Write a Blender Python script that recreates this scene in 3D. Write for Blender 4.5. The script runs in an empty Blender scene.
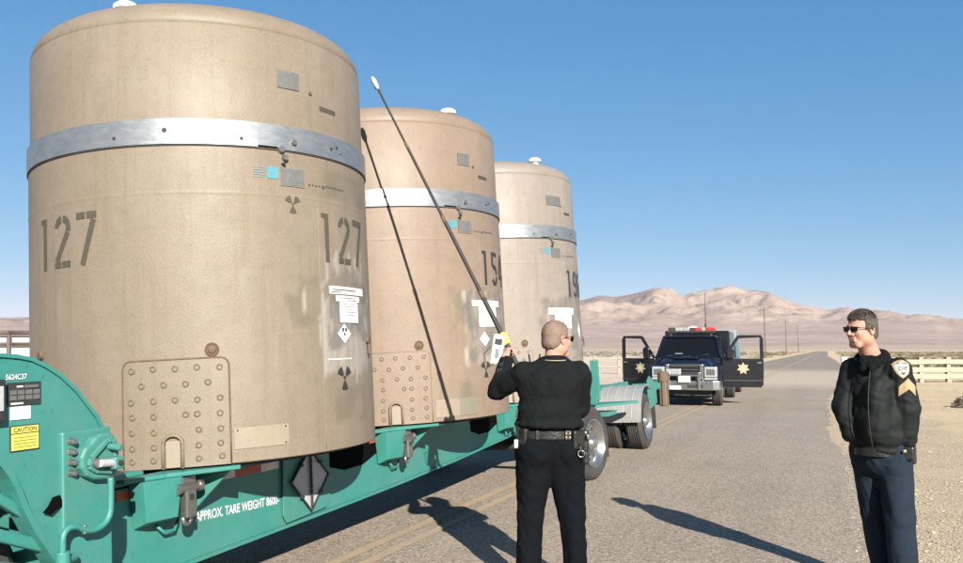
import bpy, bmesh, math, random
import numpy as np
from mathutils import Vector, Matrix, noise as mnoise
random.seed(7); rng = np.random.default_rng(7)
S = bpy.context.scene; C = S.collection
PI = math.pi; R = math.radians

# ------------------------------------------------------------------ camera, sky, sun, exposure
cam = bpy.data.objects.new('camera', bpy.data.cameras.new('camera')); C.objects.link(cam)
cam.location = (0, 0, 1.65); cam.rotation_euler = (PI/2 + 0.080, 0, 0)
cam.data.sensor_width = 36; cam.data.lens = 839.3/963*36
cam.data.clip_start = 0.05; cam.data.clip_end = 30000
S.camera = cam
SUN_AZ, SUN_EL = R(17), R(26.5)          # light travels 17 deg left of the view axis
w = bpy.data.worlds.new('World'); S.world = w; w.use_nodes = True
nt = w.node_tree; bg = nt.nodes['Background']
sk = nt.nodes.new('ShaderNodeTexSky'); sk.sky_type = 'NISHITA'; sk.sun_disc = False
sk.sun_elevation = SUN_EL; sk.sun_rotation = R(163)
sk.altitude = 900; sk.air_density = 1.0; sk.dust_density = 0.0; sk.ozone_density = 6.0
sx_ = nt.nodes.new('ShaderNodeSeparateColor'); cx_ = nt.nodes.new('ShaderNodeCombineColor'); nt.links.new(sk.outputs[0], sx_.inputs[0])
for i_, (k_, p_) in enumerate(((1.18, 1.01), (0.854, 0.63), (0.903, 0.46))):      # clear desert air, deeper blue towards the horizon
    a_ = nt.nodes.new('ShaderNodeMath'); a_.operation = 'MULTIPLY'; a_.inputs[1].default_value = 0.1; nt.links.new(sx_.outputs[i_], a_.inputs[0])
    b_ = nt.nodes.new('ShaderNodeMath'); b_.operation = 'POWER'; b_.inputs[1].default_value = p_; nt.links.new(a_.outputs[0], b_.inputs[0])
    c_ = nt.nodes.new('ShaderNodeMath'); c_.operation = 'MULTIPLY'; c_.inputs[1].default_value = 7.69*k_; nt.links.new(b_.outputs[0], c_.inputs[0])
    nt.links.new(c_.outputs[0], cx_.inputs[i_])
nt.links.new(cx_.outputs[0], bg.inputs[0]); bg.inputs[1].default_value = 0.05
sl = bpy.data.lights.new('sun', 'SUN'); sl.energy = 5.0; sl.angle = R(0.53); sl.color = (1.0, 0.93, 0.82)
so = bpy.data.objects.new('sun', sl); C.objects.link(so)
trav = Vector((-math.sin(SUN_AZ)*math.cos(SUN_EL), math.cos(SUN_AZ)*math.cos(SUN_EL), -math.sin(SUN_EL)))
so.rotation_euler = trav.to_track_quat('-Z', 'Y').to_euler(); so.location = (6, -20, 14)
S.view_settings.view_transform = 'Standard'; S.view_settings.look = 'None'
S.view_settings.exposure = 1.38; S.view_settings.gamma = 1
S.render.resolution_x = 1024; S.render.resolution_y = 599

# ------------------------------------------------------------------ materials
AF = 0.78      # the photograph is exposed generously: real surfaces are darker than they look in it
def af(c): return tuple(v*AF for v in c)
def mat(name, col, rough=0.6, metal=0.0, var=None, vscale=6.0, bump=0.0, bscale=40.0, vamt=0.5, spec=0.5, stretch=(1, 1, 1), coat=0.0, trans=0.0):
    col = af(col); var = af(var) if var else None
    m = bpy.data.materials.new(name); m.use_nodes = True
    n = m.node_tree.nodes; l = m.node_tree.links; b = n['Principled BSDF']
    b.inputs['Base Color'].default_value = (*col, 1); b.inputs['Roughness'].default_value = rough
    b.inputs['Metallic'].default_value = metal; b.inputs['Specular IOR Level'].default_value = spec
    b.inputs['Coat Weight'].default_value = coat; b.inputs['Transmission Weight'].default_value = trans
    tc = n.new('ShaderNodeTexCoord'); mp = n.new('ShaderNodeMapping'); mp.inputs['Scale'].default_value = stretch
    l.new(tc.outputs['Object'], mp.inputs['Vector'])
    if var:
        no = n.new('ShaderNodeTexNoise'); no.inputs['Scale'].default_value = vscale; no.inputs['Detail'].default_value = 8
        no.inputs['Roughness'].default_value = 0.65; l.new(mp.outputs[0], no.inputs['Vector'])
        cr = n.new('ShaderNodeValToRGB'); cr.color_ramp.elements[0].position = 0.5 - vamt*0.45; cr.color_ramp.elements[1].position = 0.5 + vamt*0.45
        cr.color_ramp.elements[0].color = (*col, 1); cr.color_ramp.elements[1].color = (*var, 1)
        l.new(no.outputs['Fac'], cr.inputs[0]); l.new(cr.outputs[0], b.inputs['Base Color'])
        mr = n.new('ShaderNodeMapRange'); mr.inputs['To Min'].default_value = max(0.02, rough-0.12); mr.inputs['To Max'].default_value = min(1, rough+0.12)
        l.new(no.outputs['Fac'], mr.inputs['Value']); l.new(mr.outputs[0], b.inputs['Roughness'])
    if bump:
        nb = n.new('ShaderNodeTexNoise'); nb.inputs['Scale'].default_value = bscale; nb.inputs['Detail'].default_value = 6
        l.new(mp.outputs[0], nb.inputs['Vector'])
        bp = n.new('ShaderNodeBump'); bp.inputs['Strength'].default_value = bump; bp.inputs['Distance'].default_value = 0.02
        l.new(nb.outputs['Fac'], bp.inputs['Height']); l.new(bp.outputs[0], b.inputs['Normal'])
    return m

GREEN = mat('green_enamel', (0.026, 0.185, 0.160), 0.45, var=(0.042, 0.235, 0.205), vscale=3.5, bump=0.08, bscale=9, vamt=0.8)
def weather(m, dust, amt, chip):
    n = m.node_tree.nodes; l = m.node_tree.links; b = n['Principled BSDF']; src = b.inputs['Base Color'].links[0].from_socket; tc = n.new('ShaderNodeTexCoord')
    for sc, p0, p1, colr, k in ((2.2, .45, .75, dust, amt), (34, .60, .68, chip, .55), (13, .52, .80, dust, amt*.6)):
        t = n.new('ShaderNodeTexNoise'); t.inputs['Scale'].default_value = sc; t.inputs['Detail'].default_value = 9; t.inputs['Roughness'].default_value = .7; l.new(tc.outputs['Object'], t.inputs[0])
        r = n.new('ShaderNodeMapRange'); r.inputs['From Min'].default_value = p0; r.inputs['From Max'].default_value = p1; r.inputs['To Max'].default_value = k; l.new(t.outputs['Fac'], r.inputs['Value'])
        x = n.new('ShaderNodeMix'); x.data_type = 'RGBA'; l.new(r.outputs[0], x.inputs['Factor']); l.new(src, x.inputs['A']); x.inputs['B'].default_value = (*af(colr), 1); src = x.outputs['Result']
    l.new(src, b.inputs['Base Color'])
weather(GREEN, (0.12, 0.19, 0.15), .40, (0.030, 0.075, 0.065))
STEEL = mat('dull_steel', (0.42, 0.42, 0.41), 0.38, 0.85, var=(0.25, 0.24, 0.22), vscale=12, bump=0.1)
BAND = mat('galvanised_band', (0.25, 0.27, 0.29), 0.47, 0.7, var=(0.35, 0.37, 0.385), vscale=9, bump=0.06, bscale=14, stretch=(1, 1, 3))
CHROME = mat('polished_alloy', (0.62, 0.62, 0.61), 0.22, 0.9, var=(0.42, 0.42, 0.42), vscale=6)
FENDER = mat('bare_aluminium', (0.24, 0.24, 0.24), 0.6, 0.15, var=(0.30, 0.30, 0.295), vscale=5, bump=0.08)
BRIGHT = mat('bright_alloy_strip', (0.42, 0.41, 0.39), 0.5, 0.2, var=(0.34, 0.34, 0.32))
RUBBER = mat('tyre_rubber', (0.022, 0.022, 0.021), 0.82, var=(0.06, 0.055, 0.05), vscale=7, bump=0.3, bscale=60, vamt=0.8)
BLACKP = mat('black_paint', (0.005, 0.006, 0.009), 0.22, var=(0.009, 0.010, 0.013), vscale=5, coat=0.2)
NAVYP = mat('dark_blue_paint', (0.005, 0.008, 0.018), 0.28, var=(0.008, 0.012, 0.024), vscale=4, coat=0.1, spec=.35)
BLACK = mat('matt_black', (0.015, 0.015, 0.015), 0.7, var=(0.03, 0.03, 0.028), vscale=10, bump=0.1)
STENCIL = mat('stencil_paint', (0.040, 0.038, 0.028), 0.8, var=(0.085, 0.075, 0.052), vscale=38, vamt=0.9)
STENDARK = mat('dark_stencil_paint', (0.010, 0.010, 0.011), 0.8, var=(0.032, 0.030, 0.028), vscale=30, vamt=0.8)
WHITE = mat('white_paint', (0.74, 0.74, 0.72), 0.55, var=(0.64, 0.64, 0.62), vscale=8)
PAPER = mat('white_placard', (0.80, 0.80, 0.79), 0.5, var=(0.72, 0.72, 0.72), vscale=25)
PLATE = mat('grey_data_plate', (0.13, 0.135, 0.13), 0.5, 0.3, var=(0.20, 0.20, 0.195), vscale=30, vamt=0.9)
BLUE = mat('blue_tape', (0.045, 0.20, 0.28), 0.6, var=(0.08, 0.27, 0.34), vscale=30)
YELLOW = mat('caution_yellow', (0.78, 0.62, 0.10), 0.5, var=(0.70, 0.56, 0.12), vscale=20)
REDT = mat('red_reflective', (0.42, 0.055, 0.02), 0.4, var=(0.30, 0.05, 0.02), vscale=20)
SILT = mat('silver_reflective', (0.62, 0.63, 0.64), 0.4, 0.2, var=(0.5, 0.5, 0.5), vscale=20)
TAGALU = mat('placard_aluminium', (0.50, 0.51, 0.52), 0.45, 0.15, var=(0.40, 0.41, 0.42), vscale=12, bump=0.1)
RUST = mat('rusty_brown', (0.07, 0.038, 0.022), 0.8, var=(0.17, 0.11, 0.07), vscale=20, bump=0.3, vamt=0.8)
TANP = mat('tan_patch_paint', (0.225, 0.185, 0.138), 0.6, var=(0.27, 0.225, 0.172), vscale=12)
OLIVE = mat('grey_green_patch', (0.15, 0.145, 0.11), 0.7, var=(0.19, 0.18, 0.135), vscale=14)
GOLD = mat('gold_star', (0.34, 0.27, 0.13), 0.5, 0.1, var=(0.44, 0.37, 0.21), vscale=9)
CREAM = mat('cream_board', (0.33, 0.29, 0.20), 0.7, var=(0.40, 0.355, 0.255), vscale=3, bump=0.1)
PIPE = mat('rusty_pipe', (0.075, 0.055, 0.05), 0.7, var=(0.14, 0.10, 0.09), vscale=6)
PANELW = mat('whitewashed_panel', (0.72, 0.66, 0.62), 0.8, var=(0.80, 0.75, 0.72), vscale=1.2)
WOODP = mat('pole_wood', (0.10, 0.075, 0.06), 0.9, var=(0.15, 0.11, 0.09), vscale=4)
GLASS = mat('dark_glass', (0.006, 0.007, 0.009), 0.10, spec=0.2)
CLEARG = mat('clear_glass', (1.25, 1.27, 1.28), 0.02, trans=1.0)
CLEARG.node_tree.nodes['Principled BSDF'].inputs['IOR'].default_value = 1.05
LENS = mat('headlamp_lens', (0.66, 0.67, 0.66), 0.15, 0.4, var=(0.30, 0.31, 0.31), vscale=30, vamt=.8)
AMBER = mat('amber_lens', (0.7, 0.28, 0.03), 0.2)
REDL = mat('red_lens', (0.45, 0.02, 0.02), 0.25, var=(0.55, 0.05, 0.04), vscale=20)
BLUEL = mat('pale_blue_paint', (0.07, 0.13, 0.16), 0.4, var=(0.09, 0.16, 0.19), vscale=3)
SHIRT = mat('black_uniform_cloth', (0.0045, 0.0058, 0.0065), 0.9, var=(0.008, 0.0098, 0.0105), vscale=14, bump=0.2, bscale=160, spec=0.12)
JACKET = mat('black_jacket_nylon', (0.0045, 0.0068, 0.0070), 0.72, var=(0.0085, 0.0115, 0.0118), vscale=9, bump=0.2, bscale=90, spec=0.2)
FUR = mat('black_pile_collar', (0.007, 0.008, 0.009), 0.95, bump=0.9, bscale=110, spec=0.1)
PANTSA = mat('black_trouser_cloth', (0.0030, 0.0042, 0.0058), 0.9, var=(0.0052, 0.0070, 0.0092), vscale=12, bump=0.2, bscale=200, spec=0.08)
PANTSB = mat('navy_trouser_cloth', (0.0080, 0.0150, 0.0270), 0.85, var=(0.013, 0.0235, 0.040), vscale=10, bump=0.2, bscale=200, spec=0.2)
LEATHER = mat('black_leather', (0.010, 0.010, 0.010), 0.35, var=(0.02, 0.02, 0.018), vscale=20, bump=0.2, bscale=60)
SKIN = mat('skin', (0.40, 0.200, 0.145), 0.62, var=(0.50, 0.29, 0.22), vscale=30, bump=0.3, bscale=140, vamt=0.9, spec=.35)
SKIN.node_tree.nodes['Principled BSDF'].inputs['Subsurface Weight'].default_value = 0.12
SKIN.node_tree.nodes['Principled BSDF'].inputs['Subsurface Radius'].default_value = (0.012, 0.004, 0.002)
HAIRA = mat('cropped_brown_hair', (0.06, 0.046, 0.036), 0.8, var=(0.20, 0.16, 0.13), vscale=30, bump=0.8, bscale=240, vamt=0.8)
SCALP = mat('shaven_scalp', (0.15, 0.10, 0.075), 0.8, var=(0.29, 0.195, 0.15), vscale=16, bump=0.4, bscale=300, vamt=.7)
HAIRG = mat('grey_hair', (0.15, 0.135, 0.12), 0.6)
HAIRB = mat('grey_brown_hair', (0.050, 0.038, 0.030), 0.8, var=(0.17, 0.145, 0.12), vscale=45, bump=0.9, bscale=160, vamt=0.9, stretch=(1, 1, 0.35))
PATCHG = mat('patch_gold_thread', (0.34, 0.25, 0.13), 0.8)
PATCHW = mat('patch_white_thread', (0.42, 0.39, 0.37), 0.8)
PATCHK = mat('patch_dark_thread', (0.05, 0.04, 0.045), 0.8)

def cask_mat(name, base, base2, streak):
    m = bpy.data.materials.new(name); m.use_nodes = True
    n = m.node_tree.nodes; l = m.node_tree.links; b = n['Principled BSDF']
    tc = n.new('ShaderNodeTexCoord')
    def noise(scale, st=(1, 1, 1), det=8, rough=0.6):
        mp = n.new('ShaderNodeMapping'); mp.inputs['Scale'].default_value = st; l.new(tc.outputs['Object'], mp.inputs[0])
        t = n.new('ShaderNodeTexNoise'); t.inputs['Scale'].default_value = scale; t.inputs['Detail'].default_value = det
        t.inputs['Roughness'].default_value = rough; l.new(mp.outputs[0], t.inputs[0]); return t.outputs['Fac']
    def ramp(f, p0, p1, c0=(0, 0, 0, 1), c1=(1, 1, 1, 1)):
        r = n.new('ShaderNodeValToRGB'); r.color_ramp.elements[0].position = p0; r.color_ramp.elements[1].position = p1
        r.color_ramp.elements[0].color = c0; r.color_ramp.elements[1].color = c1; l.new(f, r.inputs[0]); return r.outputs[0]
    def mix(f, a, bb, mode='MIX', fac=None):
        x = n.new('ShaderNodeMix'); x.data_type = 'RGBA'; x.blend_type = mode
        if f is not None: l.new(f, x.inputs['Factor'])
        else: x.inputs['Factor'].default_value = fac
        for s, v in ((x.inputs['A'], a), (x.inputs['B'], bb)):
            if isinstance(v, tuple): s.default_value = (*af(v), 1)
            else: l.new(v, s)
        return x.outputs['Result']
    def mul(a, k):
        x = n.new('ShaderNodeMath'); x.operation = 'MULTIPLY'; l.new(a, x.inputs[0]); x.inputs[1].default_value = k; return x.outputs[0]
    c = mix(ramp(noise(1.3), 0.35, 0.68), base, base2)
    c = mix(mul(ramp(noise(3.0, (6, 6, 0.35)), 0.50, 0.72), 0.45), c, streak)          # vertical weather streaks
    c = mix(mul(ramp(noise(4.0, (0.5, 0.5, 5)), 0.55, 0.75), 0.22), c, streak)          # faint hoop marks
    c = mix(mul(ramp(noise(9, det=8, rough=.75), 0.46, 0.62), 0.35), c, (base[0]*.80, base[1]*.82, base[2]*.84))
    c = mix(mul(ramp(noise(110, det=3), 0.42, 0.62), 0.35), c, (base2[0]*1.2, base2[1]*1.2, base2[2]*1.18))
    c = mix(mul(ramp(noise(23, det=4), 0.64, 0.74), 0.35), c, (0.10, 0.07, 0.045))       # small rusty scuffs
    at = n.new('ShaderNodeAttribute'); at.attribute_name = 'stain'
    sep = n.new('ShaderNodeSeparateColor'); l.new(at.outputs['Color'], sep.inputs[0])
    c = mix(mul(sep.outputs[0], 0.55), c, (0.120, 0.112, 0.080))                           # olive overspray
    c = mix(mul(sep.outputs[1], 0.75), c, (0.34, 0.32, 0.295))                           # pale wiped patch
    c = mix(mul(sep.outputs[2], 0.75), c, (0.125, 0.118, 0.11))                            # grey grime
    l.new(c, b.inputs['Base Color'])
    rr = n.new('ShaderNodeMapRange'); rr.inputs['To Min'].default_value = 0.45; rr.inputs['To Max'].default_value = 0.62
    l.new(noise(5), rr.inputs['Value']); l.new(rr.outputs[0], b.inputs['Roughness'])
    b.inputs['Specular IOR Level'].default_value = 0.36
    b1 = n.new('ShaderNodeBump'); b1.inputs['Strength'].default_value = 0.35; b1.inputs['Distance'].default_value = 0.004
    l.new(noise(70, det=4), b1.inputs['Height'])
    b2 = n.new('ShaderNodeBump'); b2.inputs['Strength'].default_value = 0.5; b2.inputs['Distance'].default_value = 0.012
    l.new(noise(2.2, det=2), b2.inputs['Height']); l.new(b1.outputs[0], b2.inputs['Normal']); l.new(b2.outputs[0], b.inputs['Normal'])
    return m
CASK = [cask_mat('cask_tan_paint', (0.184, 0.147, 0.107), (0.218, 0.180, 0.138), (0.145, 0.105, 0.066)),
        cask_mat('cask_rose_tan_paint', (0.200, 0.150, 0.112), (0.235, 0.181, 0.139), (0.17, 0.12, 0.084)),
        cask_mat('cask_pale_tan_paint', (0.213, 0.182, 0.154), (0.25, 0.218, 0.190), (0.15, 0.12, 0.095))]

# ------------------------------------------------------------------ mesh helpers
def link(name, me, m, parent=None, smooth=False):
    o = bpy.data.objects.new(name, me); C.objects.link(o)
    if m is not None and len(me.materials) == 0: me.materials.append(m)
    if parent is not None: o.parent = parent
    if smooth:
        me.polygons.foreach_set('use_smooth', [True]*len(me.polygons))
    return o
def obj(name, bm, m, parent=None, smooth=False, bevel=0.0, seg=2):
    me = bpy.data.meshes.new(name); bmesh.ops.recalc_face_normals(bm, faces=bm.faces); bm.to_mesh(me); bm.free()
    o = link(name, me, m, parent, smooth)
    if bevel:
        b = o.modifiers.new('bevel', 'BEVEL'); b.width = bevel; b.segments = seg; b.limit_method = 'ANGLE'; b.angle_limit = R(35)
    return o
def smart(o, ang=40):
    me = o.data
    bm = bmesh.new(); bm.from_mesh(me)
    for e in bm.edges:
        if len(e.link_faces) == 2 and e.calc_face_angle(0) > R(ang): e.smooth = False
    for f in bm.faces: f.smooth = True
    bm.to_mesh(me); bm.free(); return o
def box(bm, c, s, rot=None):
    M = Matrix.Translation(c) @ (rot.to_4x4() if rot else Matrix.Identity(4)) @ Matrix.Diagonal((*s, 1))
    bmesh.ops.create_cube(bm, size=1, matrix=M); return bm
def bar(bm, a, b, r, r2=None, n=12, caps=True):
    a, b = Vector(a), Vector(b); d = b-a
    M = Matrix.Translation((a+b)/2) @ d.to_track_quat('Z', 'Y').to_matrix().to_4x4()
    bmesh.ops.create_cone(bm, cap_ends=caps, segments=n, radius1=r, radius2=r if r2 is None else r2, depth=d.length, matrix=M); return bm
def beam(bm, a, b, wd, ht, up=(0, 0, 1)):
    a, b = Vector(a), Vector(b); d = (b-a); x = d.normalized(); u = Vector(up); y = u.cross(x).normalized(); z = x.cross(y)
    rot = Matrix((x, y, z)).transposed()
    return box(bm, (a+b)/2, (d.length, wd, ht), rot)
def lathe(bm, prof, n=64, M=None, a0=0, a1=2*PI):
    full = abs(a1-a0-2*PI) < 1e-6; k = n if full else n+1; rows = []
    for r, z in prof:
        row = []
        for i in range(k):
            a = a0+(a1-a0)*i/n; v = Vector((r*math.cos(a), r*math.sin(a), z))
            row.append(bm.verts.new(M @ v if M else v))
        rows.append(row)
    for j in range(len(rows)-1):
        for i in range(n):
            i2 = (i+1) % k
            try: bm.faces.new((rows[j][i], rows[j][i2], rows[j+1][i2], rows[j+1][i]))
            except ValueError: pass
    return bm
def prism(bm, pts, d, M=None):
    """polygon (x,y) extruded from z=0 to z=d, then transformed"""
    lo = [bm.verts.new(M @ Vector((x, y, 0)) if M else (x, y, 0)) for x, y in pts]
    hi = [bm.verts.new(M @ Vector((x, y, d)) if M else (x, y, d)) for x, y in pts]
    bm.faces.new(lo[::-1]); bm.faces.new(hi); n = len(pts)
    for i in range(n): bm.faces.new((lo[i], lo[(i+1) % n], hi[(i+1) % n], hi[i]))
    return bm
def tube(bm, path, r, n=8):
    P = [Vector(p) for p in path]; rows = []; up = Vector((0.13, 0.21, 0.97)).normalized()
    for i, p in enumerate(P):
        t = (P[min(i+1, len(P)-1)]-P[max(i-1, 0)]).normalized(); x = t.cross(up)
        if x.length < 1e-3: x = t.cross(Vector((1, 0, 0)))
        x.normalize(); y = t.cross(x); rr = r[i] if isinstance(r, (list, tuple)) else r
        rows.append([bm.verts.new(p+(x*math.cos(2*PI*k/n)+y*math.sin(2*PI*k/n))*rr) for k in range(n)])
    for j in range(len(rows)-1):
        for k in range(n): bm.faces.new((rows[j][k], rows[j][(k+1) % n], rows[j+1][(k+1) % n], rows[j+1][k]))
    bm.faces.new(rows[0][::-1]); bm.faces.new(rows[-1]); return bm
def B(): return bmesh.new()
def empty(name, label, cat, group=None, M=None):
    o = bpy.data.objects.new(name, None); C.objects.link(o); o.empty_display_size = 0.2
    o['label'] = label; o['category'] = cat
    if group: o['group'] = group
    if M is not None: o.matrix_world = M
    return o
def tag(o, label, cat, group=None):
    o['label'] = label; o['category'] = cat
    if group: o['group'] = group
    return o
def struct(o): o['kind'] = 'structure'; return o
def stuff(o): o['kind'] = 'stuff'; return o
def text_tris(s, size, bold=0.0, xs=1.0):
    """flat text -> (verts 2D list, faces), lower-left origin"""
    cu = bpy.data.curves.new('t', 'FONT'); cu.body = s; cu.size = size; cu.offset = bold; cu.resolution_u = 3
    o = bpy.data.objects.new('t', cu); C.objects.link(o)
    dg = bpy.context.evaluated_depsgraph_get(); me = bpy.data.meshes.new_from_object(o.evaluated_get(dg))
    V = [(v.co.x*xs, v.co.y) for v in me.vertices]; F = [tuple(p.vertices) for p in me.polygons]
    bpy.data.objects.remove(o); bpy.data.curves.remove(cu); bpy.data.meshes.remove(me)
    return V, F
def flat_text(name, s, size, m, parent, M, bold=0.0, xs=1.0, center=False):
    V, F = text_tris(s, size, bold, xs)
    cx = (max(v[0] for v in V)+min(v[0] for v in V))/2 if center else 0
    me = bpy.data.meshes.new(name); me.from_pydata([tuple(M @ Vector((x-cx, y, 0))) for x, y in V], [], F)
    return link(name, me, m, parent)

# ------------------------------------------------------------------ ground, hills, road
def interp(x, pts):
    return float(np.interp(x, [p[0] for p in pts], [p[1] for p in pts]))
PROF = [(-3000, 20), (-700, 26), (-200, 30), (0, 32), (31, 32), (120, 34), (300, 42), (480, 46), (560, 47), (583, 51), (600, 56), (615, 54), (627, 56), (640, 58), (652, 62), (662, 61), (672, 56), (682, 52),
        (692, 56), (702, 55), (712, 57), (722, 60), (735, 62), (752, 61), (764, 60), (772, 58), (780, 52), (795, 44), (812, 39), (828, 36), (838, 38), (850, 40), (862, 38), (880, 39), (895, 36), (908, 32), (922, 34),
        (932, 31), (945, 28), (955, 27), (975, 26), (1100, 30), (1400, 24), (3500, 20)]
def sstep(x, a, b):
    t = min(1, max(0, (x-a)/(b-a))); return t*t*(3-2*t)
def terrain(x, y):
    r = math.hypot(x, y); az = math.atan2(x, y)
    if abs(az) < R(75):
        px = 481+840*math.tan(az); yy = y
    else:
        px = 3000 if az > 0 else -3000; yy = r*math.cos(R(75))
    P = interp(px, PROF)
    fan = 27*sstep(r, 900, 3000)*min(1, P/40+0.25)
    p = Vector((x/620, y/620, 3.1))
    n = mnoise.fractal(p, 0.9, 2.1, 6)
    n2 = 1-abs(mnoise.fractal(Vector((x/900, y/900, 9.2)), 0.8, 2.0, 6))*1.7
    m = sstep(r, 2300, 4300); env = 4*m*(1-m)
    n3 = (1-abs(mnoise.fractal(Vector((x/230, y/230, 1.7)), 0.75, 2.1, 5))*1.8) if 1800 < r < 5200 else 0
    E = fan*(1-m)+(P-3)*m + env*(n*15 + (n2-0.5)*18 + (n3-.5)*6)*min(1, max(0.15, P/55)) + m*(n*1.6+n3*.8)
    E *= 1 - sstep(r, 4700, 6600)*0.85
    h = E/840*max(yy, 0.3*r)
    if r < 1200:
        h += 0.05*mnoise.noise(Vector((x/3, y/3, 0)))*sstep(r, 3, 12) + 0.25*mnoise.noise(Vector((x/25, y/25, 5)))*sstep(r, 50, 160)
    return h, m, n, n2
RO = Vector((0.005, 9.054)); RD = Vector((0.3802, 0.9249)).normalized(); RN = Vector((RD.y, -RD.x))   # centre line, direction, right normal
def road_off(x, y): return (Vector((x, y))-RO).dot(RN)
radii = [0.4, 1, 1.8]+list(np.geomspace(2.6, 900, 96))+list(np.linspace(930, 2200, 26))+list(np.linspace(2230, 4800, 150))+list(np.linspace(4900, 7200, 14))
NAZ = 560
azs = sorted(list(np.linspace(R(-42), R(42), 440))+list(np.linspace(R(43), R(317), 120)))
verts = [(0, 0, 0.0)]; cols = [(0, 0, 0, 1)]
for r in radii:
    for a in azs:
        x, y = r*math.sin(a), r*math.cos(a); h, m, n, n2 = terrain(x, y)
        off = road_off(x, y) if y > -50 else 99
        flat = 1-sstep(abs(off), 5.2, 9); bank = 0.06*sstep(abs(off), 5, 16)
        if r < 700: h = h*(1-flat)+bank*(1-flat)*0-0.0
        verts.append((x, y, h if flat < 0.999 or r > 700 else 0.0))
        px = 481+840*math.tan(max(-1.2, min(1.2, a)))
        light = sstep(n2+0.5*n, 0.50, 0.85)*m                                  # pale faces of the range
        playa = sstep(r, 24, 40)*(1-sstep(r, 300, 700))*(1-sstep(px, 690, 780)) if y > 0 else 0.3
        cols.append((m, light, playa, 1))
faces = []; N = len(azs)
for i in range(N): faces.append((0, 1+(i+1) % N, 1+i))
for j in range(len(radii)-1):
    for i in range(N):
        a = 1+j*N+i; b_ = 1+j*N+(i+1) % N; faces.append((a, b_, b_+N, a+N))
me = bpy.data.meshes.new('desert_ground'); me.from_pydata(verts, [], faces)
ca = me.color_attributes.new('zone', 'FLOAT_COLOR', 'POINT'); ca.data.foreach_set('color', np.array(cols, dtype=np.float32).ravel())
gm = bpy.data.materials.new('desert_earth'); gm.use_nodes = True
n_ = gm.node_tree.nodes; l_ = gm.node_tree.links; b_ = n_['Principled BSDF']; b_.inputs['Roughness'].default_value = 0.95; b_.inputs['Specular IOR Level'].default_value = 0.1
def G_noise(scale, det=8, rough=0.6, st=None, rz=0):
    g = n_.new('ShaderNodeNewGeometry'); t = n_.new('ShaderNodeTexNoise'); t.inputs['Scale'].default_value = scale; t.inputs['Detail'].default_value = det; t.inputs['Roughness'].default_value = rough
    if st:
        rp = n_.new('ShaderNodeMapping'); rp.inputs['Rotation'].default_value = (0, 0, rz); l_.new(g.outputs['Position'], rp.inputs[0]); mp = n_.new('ShaderNodeMapping'); mp.inputs['Scale'].default_value = st; l_.new(rp.outputs[0], mp.inputs[0]); l_.new(mp.outputs[0], t.inputs[0])
    else: l_.new(g.outputs['Position'], t.inputs[0])
    return t.outputs['Fac']
def G_ramp(f, p0, p1, c0=(0, 0, 0), c1=(1, 1, 1)):
    r = n_.new('ShaderNodeValToRGB'); r.color_ramp.elements[0].position = p0; r.color_ramp.elements[1].position = p1
    r.color_ramp.elements[0].color = (*c0, 1); r.color_ramp.elements[1].color = (*c1, 1); l_.new(f, r.inputs[0]); return r.outputs[0]
def G_mix(f, a, b2, fac=None):
    x = n_.new('ShaderNodeMix'); x.data_type = 'RGBA'
    if f is not None: l_.new(f, x.inputs['Factor'])
    else: x.inputs['Factor'].default_value = fac
    for s, v in ((x.inputs['A'], a), (x.inputs['B'], b2)):
        if isinstance(v, tuple): s.default_value = (*af(v), 1)
        else: l_.new(v, s)
    return x.outputs['Result']
def G_mul(a, k):
    x = n_.new('ShaderNodeMath'); x.operation = 'MULTIPLY'; l_.new(a, x.inputs[0])
    if isinstance(k, (int, float)): x.inputs[1].default_value = k
    else: l_.new(k, x.inputs[1])
    return x.outputs[0]
at = n_.new('ShaderNodeAttribute'); at.attribute_name = 'zone'; sp = n_.new('ShaderNodeSeparateColor'); l_.new(at.outputs['Color'], sp.inputs[0])
sand = G_mix(G_ramp(G_noise(0.35), 0.35, 0.65), (0.56, 0.435, 0.275), (0.66, 0.52, 0.34))
sand = G_mix(G_mul(G_ramp(G_noise(28, 4), 0.52, 0.66), 0.5), sand, (0.25, 0.175, 0.125))
sand = G_mix(G_mul(G_ramp(G_noise(60, 3), 0.58, 0.64), 0.55), sand, (0.60, 0.52, 0.44))
sand = G_mix(sp.outputs[2], sand, G_mix(G_ramp(G_noise(0.05), 0.4, 0.6), (0.56, 0.45, 0.35), (0.66, 0.56, 0.46)))
fan0 = G_mix(G_ramp(G_noise(0.006, 10), 0.38, 0.62), (0.33, 0.245, 0.205), (0.43, 0.33, 0.28))
fan = G_mix(G_mul(G_ramp(G_noise(0.03, 8, .8), 0.50, 0.62), .45), fan0, (0.22, 0.165, 0.135))
mtn = G_mix(G_ramp(G_noise(0.0035, 12, 0.7), 0.40, 0.62), (0.215, 0.160, 0.135), (0.32, 0.245, 0.21))
mtn = G_mix(G_ramp(G_noise(0.02, 10, 0.75), 0.47, 0.66), mtn, (0.25, 0.18, 0.165))
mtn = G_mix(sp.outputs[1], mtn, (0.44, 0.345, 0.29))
fm = n_.new('ShaderNodeNewGeometry'); vl = n_.new('ShaderNodeVectorMath'); vl.operation = 'LENGTH'; l_.new(fm.outputs['Position'], vl.inputs[0])
def dist_ramp(a, b2):
    r = n_.new('ShaderNodeMapRange'); r.inputs['From Min'].default_value = a; r.inputs['From Max'].default_value = b2; l_.new(vl.outputs['Value'], r.inputs['Value']); return r.outputs[0]
c = G_mix(dist_ramp(500, 1500), sand, fan)
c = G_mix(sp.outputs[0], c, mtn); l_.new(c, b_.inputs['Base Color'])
bp = n_.new('ShaderNodeBump'); bp.inputs['Strength'].default_value = 0.9; bp.inputs['Distance'].default_value = 0.04; l_.new(G_noise(18, 6, 0.7), bp.inputs['Height'])
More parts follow.
